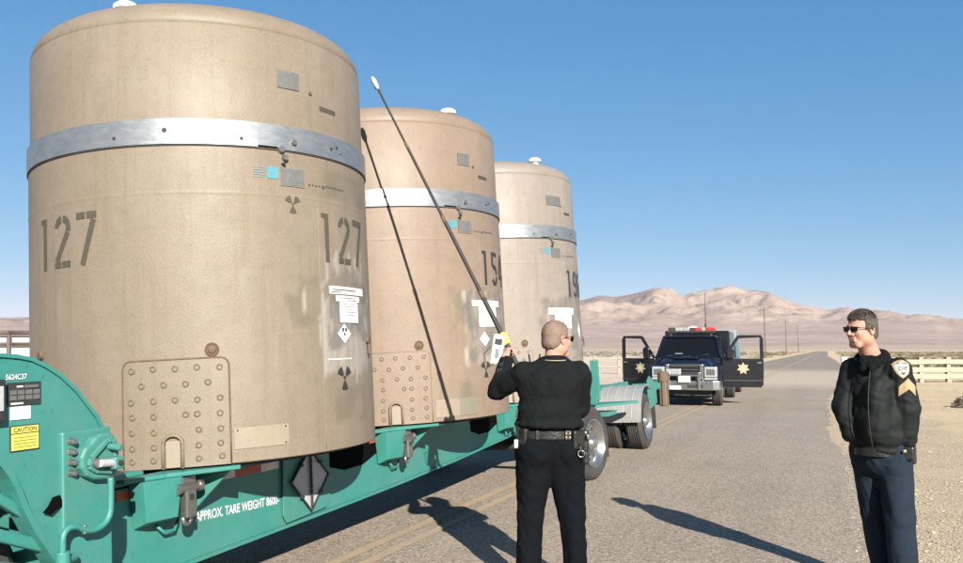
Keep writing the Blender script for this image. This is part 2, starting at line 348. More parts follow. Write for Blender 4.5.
bq = n_.new('ShaderNodeBump'); bq.inputs['Strength'].default_value = 1.0; bq.inputs['Distance'].default_value = 20; l_.new(G_mul(G_noise(0.012, 10, 0.7), dist_ramp(1500, 3500)), bq.inputs['Height'])
l_.new(bp.outputs[0], bq.inputs['Normal']); l_.new(bq.outputs[0], b_.inputs['Normal'])
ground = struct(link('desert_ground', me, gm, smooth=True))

ZLO, ZHI = min(v[2] for v in verts)-1.0, max(v[2] for v in verts)+4.0
# thin dry air: closed box round everything, sky outside
bm_ = bmesh.new(); bmesh.ops.create_cube(bm_, size=1, matrix=Matrix.Translation((0, 0, (ZLO+ZHI)/2)) @ Matrix.Diagonal((15600, 15600, ZHI-ZLO, 1)))
me = bpy.data.meshes.new('haze'); bm_.to_mesh(me); bm_.free()
hm = bpy.data.materials.new('haze_air'); hm.use_nodes = True; hn = hm.node_tree.nodes; hn.clear()
ho = hn.new('ShaderNodeOutputMaterial'); hv = hn.new('ShaderNodeVolumePrincipled'); hv.inputs['Color'].default_value = (0.80, 0.88, 1.0, 1); hv.inputs['Density'].default_value = 3.0e-5; hv.inputs['Anisotropy'].default_value = 0.0
hm.node_tree.links.new(hv.outputs[0], ho.inputs['Volume'])
haze = bpy.data.objects.new('haze', me); C.objects.link(haze); me.materials.append(hm); haze['kind'] = 'stuff'

def P2(u, off, z=0.0):
    """metres along the road from RO, metres right of the centre line"""
    p = RO+RD*u+RN*off; return (p.x, p.y, z)
# road sheet with ragged right edge
us = list(np.concatenate([np.arange(-26, 30, 0.25), np.arange(30, 120, 1.0), np.arange(120, 620, 10)]))
vv = []; ff = []
for i, u in enumerate(us):
    e = 0.20*mnoise.noise(Vector((u*0.9, 1, 0)))+0.12*mnoise.noise(Vector((u*3.1, 4, 0)))+0.08*mnoise.noise(Vector((u*8, 4, 0)))
    e2 = 0.12*mnoise.noise(Vector((u*0.8, 9, 0)))
    wr = 3.92+e if u < 3 else (3.92-0.5*sstep(u, 3, 9)+e)
    wr += 1.2*sstep(u, 22, 36)*(1-sstep(u, 90, 220))
    for o_ in (-4.0+e2, -2, 0, 2, wr): vv.append(P2(u, o_, 0.012))
for i in range(len(us)-1):
    for k in range(4): ff.append((5*i+k, 5*i+k+1, 5*i+k+6, 5*i+k+5))
me = bpy.data.meshes.new('road'); me.from_pydata(vv, [], ff)
rm = bpy.data.materials.new('asphalt'); rm.use_nodes = True
n_ = rm.node_tree.nodes; l_ = rm.node_tree.links; b_ = n_['Principled BSDF']; b_.inputs['Roughness'].default_value = 0.88; b_.inputs['Specular IOR Level'].default_value = 0.25
c = G_mix(G_ramp(G_noise(0.5, 5), 0.35, 0.65), (0.345, 0.283, 0.216), (0.42, 0.348, 0.272))
c = G_mix(G_mul(G_ramp(G_noise(1.3, 6, 0.6, (1, 0.06, 1), R(22.3)), 0.46, 0.62), 0.55), c, (0.29, 0.242, 0.188))
c = G_mix(G_mul(G_ramp(G_noise(40, 3), 0.50, 0.60), 0.8), c, (0.58, 0.495, 0.41))
c = G_mix(G_mul(G_ramp(G_noise(48, 3), 0.52, 0.60), 0.75), c, (0.13, 0.108, 0.086))
c = G_mix(G_mul(G_ramp(G_noise(160, 2), 0.50, 0.58), 0.5), c, (0.10, 0.085, 0.07))
# sand blown over the far crossing
fm = n_.new('ShaderNodeNewGeometry'); vl = n_.new('ShaderNodeVectorMath'); vl.operation = 'LENGTH'; l_.new(fm.outputs['Position'], vl.inputs[0])
def bandm(a, b2, c2, d2):
    r1 = n_.new('ShaderNodeMapRange'); r1.inputs['From Min'].default_value = a; r1.inputs['From Max'].default_value = b2; l_.new(vl.outputs['Value'], r1.inputs['Value'])
    r2 = n_.new('ShaderNodeMapRange'); r2.inputs['From Min'].default_value = c2; r2.inputs['From Max'].default_value = d2; r2.inputs['To Min'].default_value = 1; r2.inputs['To Max'].default_value = 0; l_.new(vl.outputs['Value'], r2.inputs['Value'])
    return G_mul(r1.outputs[0], r2.outputs[0])
c = G_mix(G_mul(bandm(36, 43, 60, 72), 0.8), c, (0.52, 0.425, 0.33))
c = G_mix(G_mul(bandm(66, 80, 4000, 5000), 0.65), c, (0.19, 0.165, 0.14))
c = G_mix(G_mul(G_mul(bandm(44, 60, 4000, 5000), G_ramp(G_noise(0.08, 4), 0.4, 0.7)), 0.4), c, (0.38, 0.32, 0.26))
l_.new(c, b_.inputs['Base Color'])
bp = n_.new('ShaderNodeBump'); bp.inputs['Strength'].default_value = 0.8; bp.inputs['Distance'].default_value = 0.012; l_.new(G_noise(95, 3), bp.inputs['Height']); l_.new(bp.outputs[0], b_.inputs['Normal'])
road = struct(link('road', me, rm))
# gravel shoulder sheet between road and sand
vv = []; ff = []
for i, u in enumerate(np.arange(-14, 60, 0.4)):
    a = 3.2; b2 = 5.6+0.6*mnoise.noise(Vector((u*0.5, 7, 2)))+0.25*mnoise.noise(Vector((u*2.2, 7, 2)))
    vv += [P2(u, a, 0.006), P2(u, b2, 0.008)]
    if i: ff.append((2*i-2, 2*i-1, 2*i+1, 2*i))
me = bpy.data.meshes.new('gravel_shoulder'); me.from_pydata(vv, [], ff)
sm = bpy.data.materials.new('gravel_earth'); sm.use_nodes = True
n_ = sm.node_tree.nodes; l_ = sm.node_tree.links; b_ = n_['Principled BSDF']; b_.inputs['Roughness'].default_value = 0.95; b_.inputs['Specular IOR Level'].default_value = 0.1
c = G_mix(G_ramp(G_noise(1.1, 6), 0.35, 0.65), (0.50, 0.39, 0.26), (0.60, 0.475, 0.33))
c = G_mix(G_ramp(G_noise(42, 3), 0.50, 0.60), c, (0.68, 0.57, 0.43))
c = G_mix(G_mul(G_ramp(G_noise(55, 3), 0.54, 0.62), 0.8), c, (0.16, 0.115, 0.09))
l_.new(c, b_.inputs['Base Color'])
bp = n_.new('ShaderNodeBump'); bp.inputs['Strength'].default_value = 1.0; bp.inputs['Distance'].default_value = 0.03; l_.new(G_noise(45, 4), bp.inputs['Height']); l_.new(bp.outputs[0], b_.inputs['Normal'])
struct(link('gravel_shoulder', me, sm))
# double yellow line (worn)
ym = bpy.data.materials.new('worn_yellow_paint'); ym.use_nodes = True
n_ = ym.node_tree.nodes; l_ = ym.node_tree.links; b_ = n_['Principled BSDF']; b_.inputs['Roughness'].default_value = 0.8
c = G_mix(G_ramp(G_noise(0.9, 6), 0.35, 0.7), (0.46, 0.31, 0.165), (0.38, 0.285, 0.185))
c = G_mix(G_ramp(G_noise(6, 7, .75), 0.50, 0.62), c, (0.32, 0.26, 0.195))
c = G_mix(G_ramp(G_noise(50, 4), 0.47, 0.60), c, (0.32, 0.26, 0.20)); l_.new(c, b_.inputs['Base Color'])
for off in (-0.115, 0.115):
    vv = []; ff = []
    for i, u in enumerate(list(np.arange(-26, 40, 0.12))+list(np.arange(40, 560, 4))):
        j = 0.006*mnoise.noise(Vector((u*9, off*9, 0)))
        vv += [P2(u, off-0.052+j, 0.017), P2(u, off+0.052-j, 0.017)]
        if i: ff.append((2*i-2, 2*i-1, 2*i+1, 2*i))
    me = bpy.data.meshes.new('centre_line'); me.from_pydata(vv, [], ff); struct(link('centre_line', me, ym))
# white edge-line traces far down the right lane are absent in the photo; none built
# pebbles
def pebble_mesh(name, spots, m):
    ico = [(0, 0, 1), (.89, 0, .45), (.28, .85, .45), (-.72, .53, .45), (-.72, -.53, .45), (.28, -.85, .45), (.72, .53, -.2), (-.28, .85, -.2), (-.89, 0, -.2), (-.28, -.85, -.2), (.72, -.53, -.2)]
    fc = [(0, 1, 2), (0, 2, 3), (0, 3, 4), (0, 4, 5), (0, 5, 1), (1, 6, 2), (2, 7, 3), (3, 8, 4), (4, 9, 5), (5, 10, 1), (6, 7, 2), (7, 8, 3), (8, 9, 4), (9, 10, 5), (10, 6, 1)]
    vs = []; fs = []
    for (x, y, s) in spots:
        a = random.random()*6.28; ca_, sa = math.cos(a), math.sin(a); sx, sy, sz = s*random.uniform(.8, 1.4), s*random.uniform(.6, 1), s*random.uniform(.35, .8); k = len(vs)
        for p in ico:
            q = (p[0]*sx*random.uniform(.8, 1.15), p[1]*sy*random.uniform(.8, 1.15), p[2]*sz)
            vs.append((x+q[0]*ca_-q[1]*sa, y+q[0]*sa+q[1]*ca_, 0.01+q[2]))
        fs += [tuple(k+i for i in f) for f in fc]
    me = bpy.data.meshes.new(name); me.from_pydata(vs, [], fs); return link(name, me, m)
sp_ = []
for _ in range(8000):
    u = random.uniform(-5, 22)**1.0; o_ = 3.75+abs(random.gauss(0, 0.55))-0.15; s = 0.006+0.012*random.random()**3
    p = P2(u, o_); sp_.append((p[0], p[1], s))
for _ in range(6000):
    u = random.uniform(-6, 40); o_ = random.uniform(4, 16); p = P2(u, o_); sp_.append((p[0], p[1], 0.007+0.034*random.random()**7))
for _ in range(2600):
    u = random.uniform(-5, 15); o_ = 3.85-abs(random.gauss(0, .5)); p = P2(u, o_); sp_.append((p[0], p[1], 0.004+0.006*random.random()))
PEB = mat('pebble_stone', (0.26, 0.20, 0.145), 0.9, var=(0.52, 0.43, 0.33), vscale=3.0, vamt=0.6)
PEB.node_tree.nodes['Noise Texture'].inputs['Scale'].default_value = 9
tag(stuff(pebble_mesh('gravel', sp_, PEB)), 'loose pale gravel scattered along the right road shoulder', 'gravel')

# ------------------------------------------------------------------ desert scrub
SAGE = mat('sage_leaves', (0.075, 0.072, 0.036), 0.9, var=(0.125, 0.112, 0.062), vscale=0.8)
DRY = mat('dry_brush', (0.20, 0.15, 0.085), 0.9, var=(0.28, 0.21, 0.13), vscale=0.8)
def bush_geo(vs, fs, x, y, z, s, n, h=0.7):
    for _ in range(n):
        a = random.random()*6.28; rr = random.random()**0.5; t = random.random()
        px_, py_, pz = x+rr*s*math.cos(a)*(1-.3*t), y+rr*s*math.sin(a)*(1-.3*t), z+s*h*t*(1.15-0.5*rr)
        l = s*random.uniform(.10, .22); d = Vector((random.gauss(0, 1), random.gauss(0, 1), abs(random.gauss(.9, .5)))).normalized(); e = d.cross(Vector((random.gauss(0, 1), random.gauss(0, 1), random.gauss(0, 1)))).normalized()
        k = len(vs); p = Vector((px_, py_, pz))
        vs += [tuple(p-e*l*.3), tuple(p+e*l*.3), tuple(p+d*l*1.4)]; fs.append((k, k+1, k+2))
def th(x, y): return terrain(x, y)[0]
def scrub(name, label, m, gen, count, n):
    vs = []; fs = []
    for _ in range(count):
        x, y, s = gen()
        if abs(road_off(x, y)) < 5.5+s: continue
        bush_geo(vs, fs, x, y, th(x, y)-0.05, s, n)
    me = bpy.data.meshes.new(name); me.from_pydata(vs, [], fs); tag(stuff(link(name, me, m)), label, 'scrub')
def gen_far():
    r = 70+380*random.random()**1.3; pxx = random.choice([random.uniform(745, 1010), random.uniform(760, 1010), random.uniform(560, 745)])
    if pxx < 745: r = random.uniform(160, 500)
    return r*(pxx-481)/840, r, random.uniform(.35, .8)
def gen_dry():
    r = random.uniform(60, 300); pxx = random.uniform(690, 1010); return r*(pxx-481)/840, r, random.uniform(.25, .5)
def gen_left():
    r = random.uniform(90, 400); pxx = random.uniform(-40, 740); return r*(pxx-481)/840, r, random.uniform(.25, .6)
scrub('sage_scrub', 'low olive sagebrush covering the flat desert right of the road', SAGE, gen_far, 4200, 40)
scrub('dry_scrub', 'dry straw-coloured brush between the sage beyond the crossing', DRY, gen_dry, 900, 40)
scrub('sparse_scrub', 'sparse small brush on the pale flat behind the trailer', DRY, gen_left, 350, 36)
# clump of stones and dead brush by the right frame edge
rk = empty('dead_bush', 'small dark dead bush with stones at the right edge on the sand', 'bush', M=Matrix.Translation((13.55, 23.6, 0)))
vs = []; fs = []; bush_geo(vs, fs, 0, 0, 0, 0.42, 420, 0.75)
me = bpy.data.meshes.new('twigs'); me.from_pydata(vs, [], fs); stuff(link('twigs', me, mat('dead_twigs', (0.06, 0.05, 0.03), 0.9, var=(0.13, 0.10, 0.06), vscale=8), rk))
vs = []; fs = []; bush_geo(vs, fs, 0.3, -0.25, 0, 0.28, 160, 0.6)
me = bpy.data.meshes.new('dry_grass'); me.from_pydata(vs, [], fs); stuff(link('dry_grass', me, DRY, rk))

# ------------------------------------------------------------------ fences, poles
def board_fence(label, p0, direc, nspan, span, hts, bh, m, hh=1.35, cat='fence'):
    f = empty('board_fence', label, cat, M=Matrix.Translation(p0)); d = Vector((*direc, 0)).normalized(); up = Vector((0, 0, 1)); nn = d.cross(up)
    for i in range(nspan+1):
        bm = B(); q = d*span*i; box(bm, q+up*(hh/2), (0.2, 0.2, hh), Matrix.Rotation(math.atan2(d.y, d.x), 3, 'Z')); box(bm, q+up*(hh+0.02), (0.24, 0.24, 0.04), Matrix.Rotation(math.atan2(d.y, d.x), 3, 'Z'))
        obj('post', bm, m, f, bevel=0.01)
    for i in range(nspan):
        for h in hts:
            bm = B(); a = d*span*i+up*h-nn*-0.13; b2 = d*span*(i+1)+up*(h+random.uniform(-.02, .02))-nn*-0.13; beam(bm, a, b2-d*0.01, 0.05, bh); obj('rail', bm, m, f)
    return f
# x right of the standing officer ; depth ~40 m
f1 = board_fence('cream painted three-rail board fence beyond the sand on the right', (18.6, 40.9, 0), (1, 0.10), 6, 1.42*1.0, (0.32, 0.64, 1.02), 0.22, CREAM, 1.2)
f2 = board_fence('pale board fence on the flat left of the parked truck', (4.3, 56.0, 0), (1, -0.05), 4, 1.6, (0.5, 1.0), 0.08, mat('weathered_pale_board', (0.30, 0.245, 0.18), 0.8, var=(0.36, 0.30, 0.225)), 1.15)
dl = empty('road_marker', 'short white marker post beside the road left of the sunglassed man', 'marker post', M=Matrix.Translation((28.6, 66.5, 0)))
bm = B(); box(bm, (0, 0, 0.5), (0.45, 0.2, 1.0)); obj('post', bm, WHITE, dl, bevel=0.02); bm = B(); box(bm, (0, -0.105, 0.85), (0.3, 0.01, 0.2)); obj('reflector', bm, SILT, dl)
# pipe rail with pale panels seen left of the first cask
pf = empty('pipe_fence', 'brown pipe fence with whitewashed panels behind the green gooseneck at far left', 'fence', M=Matrix.Translation((-15.2, 20, 0)))
for i in range(9):
    x = -4.39+i*1.67
    bm = B(); bar(bm, (x, 0, 0), (x, 0, 2.03), 0.045); obj('post', bm, PIPE, pf, smooth=True)
    if i < 8:
        bm = B(); bar(bm, (x, 0, 2.03), (x+1.67, 0, 2.03), 0.05); obj('rail', bm, PIPE, pf, smooth=True)
        bm = B(); bar(bm, (x, 0, 1.77), (x+1.67, 0, 1.77), 0.035); obj('rail', bm, PIPE, pf, smooth=True)
        bm = B(); box(bm, (x+0.835, 0.14, 0.98), (1.64, 0.03, 1.96)); obj('panel', bm, PANELW, pf)
def pole(px, d, top, label, arms=True, rad=0.16):
    x = (px-481)/840*d; z0 = th(x, d); h = 1.65+(349-top)*d/840-z0
    p = empty('utility_pole', label, 'utility pole', 'utility poles across the flat', M=Matrix.Translation((x, d, z0)))
    bm = B(); bar(bm, (0, 0, -0.3), (0, 0, h), rad*1.1, rad*0.7, 8); obj('shaft', bm, WOODP, p)
    if arms:
        bm = B(); box(bm, (0, 0, h-0.5), (1.5, 0.12, 0.12)); obj('crossarm', bm, WOODP, p)
        for k in (-1, 0, 1):
            bm = B(); bar(bm, (k*0.65, 0, h-0.44), (k*0.65, 0, h-0.25), 0.06, n=6); obj('insulator', bm, STEEL, p)
    return p
pole(764, 150, 308, 'taller utility pole standing right of the open truck door', rad=0.11)
pole(785, 230, 320, 'short utility pole, middle of the row over the far road', rad=0.12)
pole(797, 300, 325, 'farthest and shortest utility pole near the road vanishing point', rad=0.13)

# ------------------------------------------------------------------ trailer frame
t_ = Vector((0.40186641, 0.91560771, 0.01288033)); s_ = Vector((0.91434893, -0.40131392, 0.05397376)); n__ = Vector((-0.05458786, 0.00991312, 0.99845976))
O_ = Vector((-1.94787092, 6.31707819, -1.64861379+1.65))
n__ = s_.cross(t_).normalized(); s_ = t_.cross(n__).normalized()
TR = Matrix(((t_.x, -s_.x, n__.x, O_.x), (t_.y, -s_.y, n__.y, O_.y), (t_.z, -s_.z, n__.z, O_.z), (0, 0, 0, 1)))
PITCH = 2.717
def V(u, s, z): return Vector((u, -s, z))           # trailer coordinates: along, towards the road side, up

# ------------------------------------------------------------------ stencil digits: list of polygons in a 0.55 x 1 cell
def seg(a, b, w): # thick line
    a, b = Vector(a), Vector(b); d = (b-a).normalized(); p = Vector((-d.y, d.x))*w/2
    return [tuple(a-p), tuple(b-p), tuple(b+p), tuple(a+p)]
def arc(cx, cy, rx, ry, a0, a1, w, n=8):
    out = []
    for i in range(n):
        u0, u1 = R(a0+(a1-a0)*i/n), R(a0+(a1-a0)*(i+1)/n)
        o0, o1 = (cx+(rx+w/2)*math.cos(u0), cy+(ry+w/2)*math.sin(u0)), (cx+(rx+w/2)*math.cos(u1), cy+(ry+w/2)*math.sin(u1))
        i0, i1 = (cx+(rx-w/2)*math.cos(u0), cy+(ry-w/2)*math.sin(u0)), (cx+(rx-w/2)*math.cos(u1), cy+(ry-w/2)*math.sin(u1))
        out.append([i0, o0, o1, i1])
    return out
W_ = 0.138
DIG = {
 '1': [seg((.30, 0), (.30, .90), W_), [(.30-W_/2, .90), (.30+W_/2, .90), (.30+W_/2, 1.0), (.12, 1.0), (.12, .92)]],
 '2': arc(.27, .76, .20, .175, 175, 100, W_, 5)+arc(.27, .76, .20, .175, 82, -20, W_, 7)+[seg((.455, .68), (.075, .13), W_), [(.0, 0), (.22, 0), (.22, .12), (.0, .12)], [(.26, 0), (.53, 0), (.53, .12), (.26, .12)]],
 '7': [[(.0, .87), (.25, .87), (.25, 1), (.0, 1)], [(.29, .87), (.55, .87), (.55, 1), (.29, 1)], seg((.47, .85), (.17, 0), W_)],
 '5': [[(.05, .88), (.50, .88), (.50, 1), (.05, 1)], seg((.11, .86), (.11, .56), W_)]+arc(.26, .31, .20, .25, 120, 8, W_, 7)+arc(.26, .31, .20, .25, -8, -150, W_, 8),
 '4': [seg((.38, 0), (.38, .98), W_), seg((.30, .95), (.04, .36), W_*0.9), [(.0, .22), (.31, .22), (.31, .34), (.0, .34)], [(.45, .22), (.55, .22), (.55, .34), (.45, .34)]],
 '9': arc(.27, .70, .20, .24, 80, 280, W_, 9)+arc(.27, .70, .20, .24, 260, 440, W_, 0 or 9)[0:0]+arc(.27, .70, .20, .24, -30, 62, W_, 6)+[seg((.47, .66), (.47, .28), W_)]+arc(.27, .26, .20, .20, 0, -80, W_, 5)+arc(.27, .26, .20, .20, -100, -160, W_, 4),
 '6': arc(.27, .30, .20, .24, -80, 80, W_, 9)+arc(.27, .30, .20, .24, 98, 262, W_, 9)+[seg((.07, .34), (.07, .72), W_)]+arc(.27, .74, .20, .20, 180, 100, W_, 5)+arc(.27, .74, .20, .20, 80, 20, W_, 4)}
RC = 1.2
def cyl_pt(a, z, off=0.0, rad=RC):       # a = arc position in metres from angle 0, in cask coordinates
    th_ = a/RC; return Vector(((rad+off)*math.sin(th_), -(rad+off)*math.cos(th_), z))
def on_cask(name, polys, m, parent, off=0.004, rad=RC):
    bm = B()
    for poly in polys:
        # split long polygons along the arc so that they follow the curve
        lo, hi = min(p[0] for p in poly), max(p[0] for p in poly)
        if hi-lo > 0.10 and len(poly) == 4 and abs(poly[0][1]-poly[1][1]) < 1e-6 and abs(poly[2][1]-poly[3][1]) < 1e-6:
            k = int((hi-lo)/0.06)+1
            xs = np.linspace(0, 1, k+1)
            for i in range(k):
                a, b2 = xs[i], xs[i+1]
                q = [(poly[0][0]+(poly[1][0]-poly[0][0])*a, poly[0][1]), (poly[0][0]+(poly[1][0]-poly[0][0])*b2, poly[0][1]),
                     (poly[3][0]+(poly[2][0]-poly[3][0])*b2, poly[3][1]), (poly[3][0]+(poly[2][0]-poly[3][0])*a, poly[3][1])]
                bm.faces.new([bm.verts.new(cyl_pt(*p, off, rad)) for p in q])
        else: bm.faces.new([bm.verts.new(cyl_pt(*p, off, rad)) for p in poly])
    me = bpy.data.meshes.new(name); bm.normal_update(); bm.to_mesh(me); bm.free(); return link(name, me, m, parent)
def rect(a0, z0, a1, z1): return [(a0, z0), (a1, z0), (a1, z1), (a0, z1)]
def number(s, deg, ztop, h, m, parent, name='stencilled_number', sc=1.0):
    polys = []; x = R(deg)*RC; wd = 0.62*h
    for ch in s:
        for p in DIG[ch]: polys.append([(x+q[0]*h*0.86*sc, ztop-h+q[1]*h) for q in p])
        x += wd*sc*(1.0)
    return on_cask(name, polys, m, parent)
def trefoil(a, z, r, m, parent):
    polys = [[(a+r*0.16*math.cos(k*PI/4), z+r*0.16*math.sin(k*PI/4)) for k in range(8)]]
    for c0 in (45, 135, 270):
        w2 = 26 if c0 == 270 else 24
        polys.append([(a+r*0.28*math.cos(R(c0-w2)), z+r*0.28*math.sin(R(c0-w2))), (a+r*math.cos(R(c0-w2)), z+r*math.sin(R(c0-w2))), (a+r*1.02*math.cos(R(c0)), z+r*1.02*math.sin(R(c0))), (a+r*math.cos(R(c0+w2)), z+r*math.sin(R(c0+w2))), (a+r*0.28*math.cos(R(c0+w2)), z+r*0.28*math.sin(R(c0+w2)))])
    return on_cask('radiation_trefoil', polys, m, parent)
def text_on(s, a, z, size, m, parent, name='small_print', xs=0.9, off=0.004, rad=RC):
    Vt, F = text_tris(s, size, 0.0, xs)
    me = bpy.data.meshes.new(name); me.from_pydata([tuple(cyl_pt(a+x, z+y, off, rad)) for x, y in Vt], [], F); return link(name, me, m, parent)

# ------------------------------------------------------------------ the casks (z = 0 at cask bottom)
PLUG = [mat('plug_weld_tan_%d' % k, c, .6, var=(c[0]*.6, c[1]*.6, c[2]*.6), vscale=35) for k, c in enumerate(((.19, .15, .105), (.215, .16, .12), (.21, .18, .15)))]
def cask_body_mesh(stains):
    bm = B(); NA = 288
    zs = [0.0, 0.006]+list(np.linspace(0.03, 1.67, 56))+[1.682, 1.690, 1.698, 1.71]+list(np.linspace(1.74, 2.0, 8))
    rows = []
    for z in zs:
        r = RC+(0.002 if abs(z-1.690) < 0.005 else 0.0)-(0.006 if z == 0 else 0)
        rows.append([bm.verts.new((r*math.sin(2*PI*k/NA), -r*math.cos(2*PI*k/NA), z)) for k in range(NA)])
    for j in range(len(rows)-1):
        for k in range(NA): bm.faces.new((rows[j][k], rows[j][(k+1) % NA], rows[j+1][(k+1) % NA], rows[j+1][k]))
    bm.faces.new(rows[0][::-1]); bm.faces.new(rows[-1])
    me = bpy.data.meshes.new('body'); bm.normal_update(); bm.to_mesh(me); bm.free()
    co = np.zeros(len(me.vertices)*3); me.vertices.foreach_get('co', co); co = co.reshape(-1, 3); col = np.zeros((len(co), 4), dtype=np.float32); col[:, 3] = 1
    ang = np.degrees(np.arctan2(co[:, 0], -co[:, 1])); z = co[:, 2]
    nz = np.array([mnoise.fractal(Vector((a/9, b2*5, 2.0)), 0.8, 2, 5) for a, b2 in zip(ang, z)])
    nz2 = np.array([mnoise.fractal(Vector((a/2.5, b2*2.2, 8.0)), 0.7, 2, 5) for a, b2 in zip(ang, z)])
    for ch, a0, a1, z0, z1, soft in stains:
        d = np.minimum(np.minimum(ang-a0, a1-ang)/12, np.minimum(z-z0, z1-z)/0.18)*1.0
        f = np.clip((d+soft*(nz if ch != 1 else nz2)+0.02)/0.18, 0, 1)*np.clip(0.65+0.9*(nz2 if ch == 1 else nz), 0.25, 1)
        col[:, ch] = np.maximum(col[:, ch], f)
    rs = random.Random(len(stains)*31+int(stains[0][2])+7)
    for _ in range(26):                                       # narrow run-down streaks and scuffs, different on every cask
        a0 = rs.uniform(-115, 60); wd = rs.uniform(.8, 3.2); z1 = rs.uniform(.5, 1.98); z0 = z1-rs.uniform(.15, .9); ch = rs.choice((0, 2, 2, 1)); k = rs.uniform(.18, .5)
        d = 1-np.abs((ang-a0-1.2*nz)/wd); f = np.clip(d, 0, 1)*np.clip((z-z0)/max(.1, (z1-z0)), 0, 1)*np.clip((z1-z)/.04, 0, 1)*np.clip(.7+nz2, 0, 1)*k
        col[:, ch] = np.maximum(col[:, ch], f)
    ca = me.color_attributes.new('stain', 'FLOAT_COLOR', 'POINT'); ca.data.foreach_set('color', col.ravel())
    return me
LIDPROF = [(1.188, 2.10), (1.188, 2.79), (1.180, 2.800), (1.183, 2.806)]
for k in range(1, 13):      # knuckle
    a = R(7.2*k); LIDPROF.append((0.90+0.285*math.cos(a), 2.806+0.20*math.sin(a)))
for k in range(1, 10):
    r = 0.885*(1-k/9); LIDPROF.append((max(r, 0.001), 3.005+0.115*(1-(r/0.9)**2)))
def make_cask(i, label, num):
    root = empty('transport_cask', label, 'cask', 'casks on the green trailer', M=TR @ Matrix.Translation(V(PITCH*i, 0, 0.91)))
    tm = CASK[i]
    st = [[(0, -21, 0, 0.98, 1.17, .12), (0, -24, -12, 0.82, 1.02, .3), (1, -13, 18, 0.50, 1.0, .75), (1, -8, 10, 1.15, 1.32, .7), (2, -7, 17, 0.72, 1.22, .5), (0, -10, 22, 1.70, 1.92, .1), (0, -7, 14, 0.16, 0.42, .1)],
          [(1, -24, 12, 0.50, 1.18, .5), (2, -22, 10, 0.55, 1.20, .6), (0, -32, -18, 0.85, 1.22, .3), (0, -30, -18, .1, .35, .1)],
          [(2, -38, -2, 0.85, 1.25, .25), (1, -30, 6, 0.55, 1.05, .4), (2, -12, 22, .5, 1.7, .3)]][i]
    link('body', cask_body_mesh(st), tm, root); root.children[0]
    body = [c for c in root.children if c.name.startswith('body')][0]; smart(body, 30)
    bm = B(); lathe(bm, LIDPROF, 160); o = obj('lid', bm, tm, root); smart(o, 50)
    lid = o
    # vertical weld seam on the body and a bottom hoop
    for a in (R(-12), R(120)):
        bm = B(); tube(bm, [cyl_pt(a*RC, z, 0.0) for z in np.linspace(0.02, 1.68, 20)], 0.0035, 6); obj('weld_seam', bm, tm, root, smooth=True)
    # closure band: stepped lower edge
    bm = B(); NA = 240; step0, step1 = R(-33), R(-24)
    for k in range(NA):
        a0, a1 = 2*PI*k/NA-PI, 2*PI*(k+1)/NA-PI
        zl = 2.012 if (step0 <= (a0+a1)/2 <= step1) else 1.998
        rr = 1.211
        q = [(a0, zl, rr-0.03), (a1, zl, rr-0.03), (a1, zl, rr), (a0, zl, rr), (a1, 2.160, rr), (a0, 2.160, rr), (a1, 2.160, 1.185), (a0, 2.160, 1.185)]
        vs_ = [bm.verts.new((r*math.sin(a), -r*math.cos(a), z)) for a, z, r in q]
        bm.faces.new((vs_[0], vs_[1], vs_[2], vs_[3])); bm.faces.new((vs_[3], vs_[2], vs_[4], vs_[5])); bm.faces.new((vs_[5], vs_[4], vs_[6], vs_[7]))
    bmesh.ops.remove_doubles(bm, verts=bm.verts, dist=1e-5)
    band = obj('closure_band', bm, BAND, root); smart(band, 30)
    # dark gap ring under the band
    bm = B(); lathe(bm, [(1.2005, 1.986), (1.206, 1.988), (1.206, 1.997)], 120); obj('gasket', bm, RUBBER, root, smooth=True)
    def bolt(name, deg, z, r, m, par, rad=RC, d=0.02):
        a = R(deg); c0 = Vector((math.sin(a), -math.cos(a), 0)); bm = B(); bar(bm, c0*(rad-0.01)+Vector((0, 0, z)), c0*(rad+d)+Vector((0, 0, z)), r, r*0.8, 12); return smart(obj(name, bm, m, par), 40)
    for dg, z, r in ((-75, 2.05, .012), (-60, 2.085, .017), (-50, 2.05, .01), (-38, 2.045, .012), (-5, 2.07, .012), (-2, 2.09, .012), (0, 2.06, .01)):
        bolt('band_bolt', dg, z, r, BLACK if r > .011 else STEEL, band, 1.211, 0.006)
    for dg, z, r in ((-21, 2.055, .028), (-25.5, 2.0, .034), (-24.2, 1.945, .030), (-24.8, 1.90, .016)):
        bolt('latch_bolt', dg, z, r*.8, STEEL if r > .02 else BLACK, root, 1.205, 0.022)
    # top vent cap on the shoulder of the dome
    vp = [Vector((-0.77, -0.52, 3.03)), Vector((-.1, -.95, 2.99)), Vector((-.1, -.95, 2.99))][0] if i == 0 else Vector((-0.25 if i == 1 else -0.2, -0.9, 3.0))
    vp = Vector((-0.85, -0.10, 2.985)) if i == 0 else Vector((-.10 if i == 1 else -.24, -.84, 3.0))
    bm = B(); lathe(bm, [(0.055, 0), (0.055, 0.05), (0.085, 0.055), (0.085, 0.085), (0.06, 0.105), (0.001, 0.11)], 24, Matrix.Translation(vp)); smart(obj('vent_cap', bm, WHITE, lid), 40)
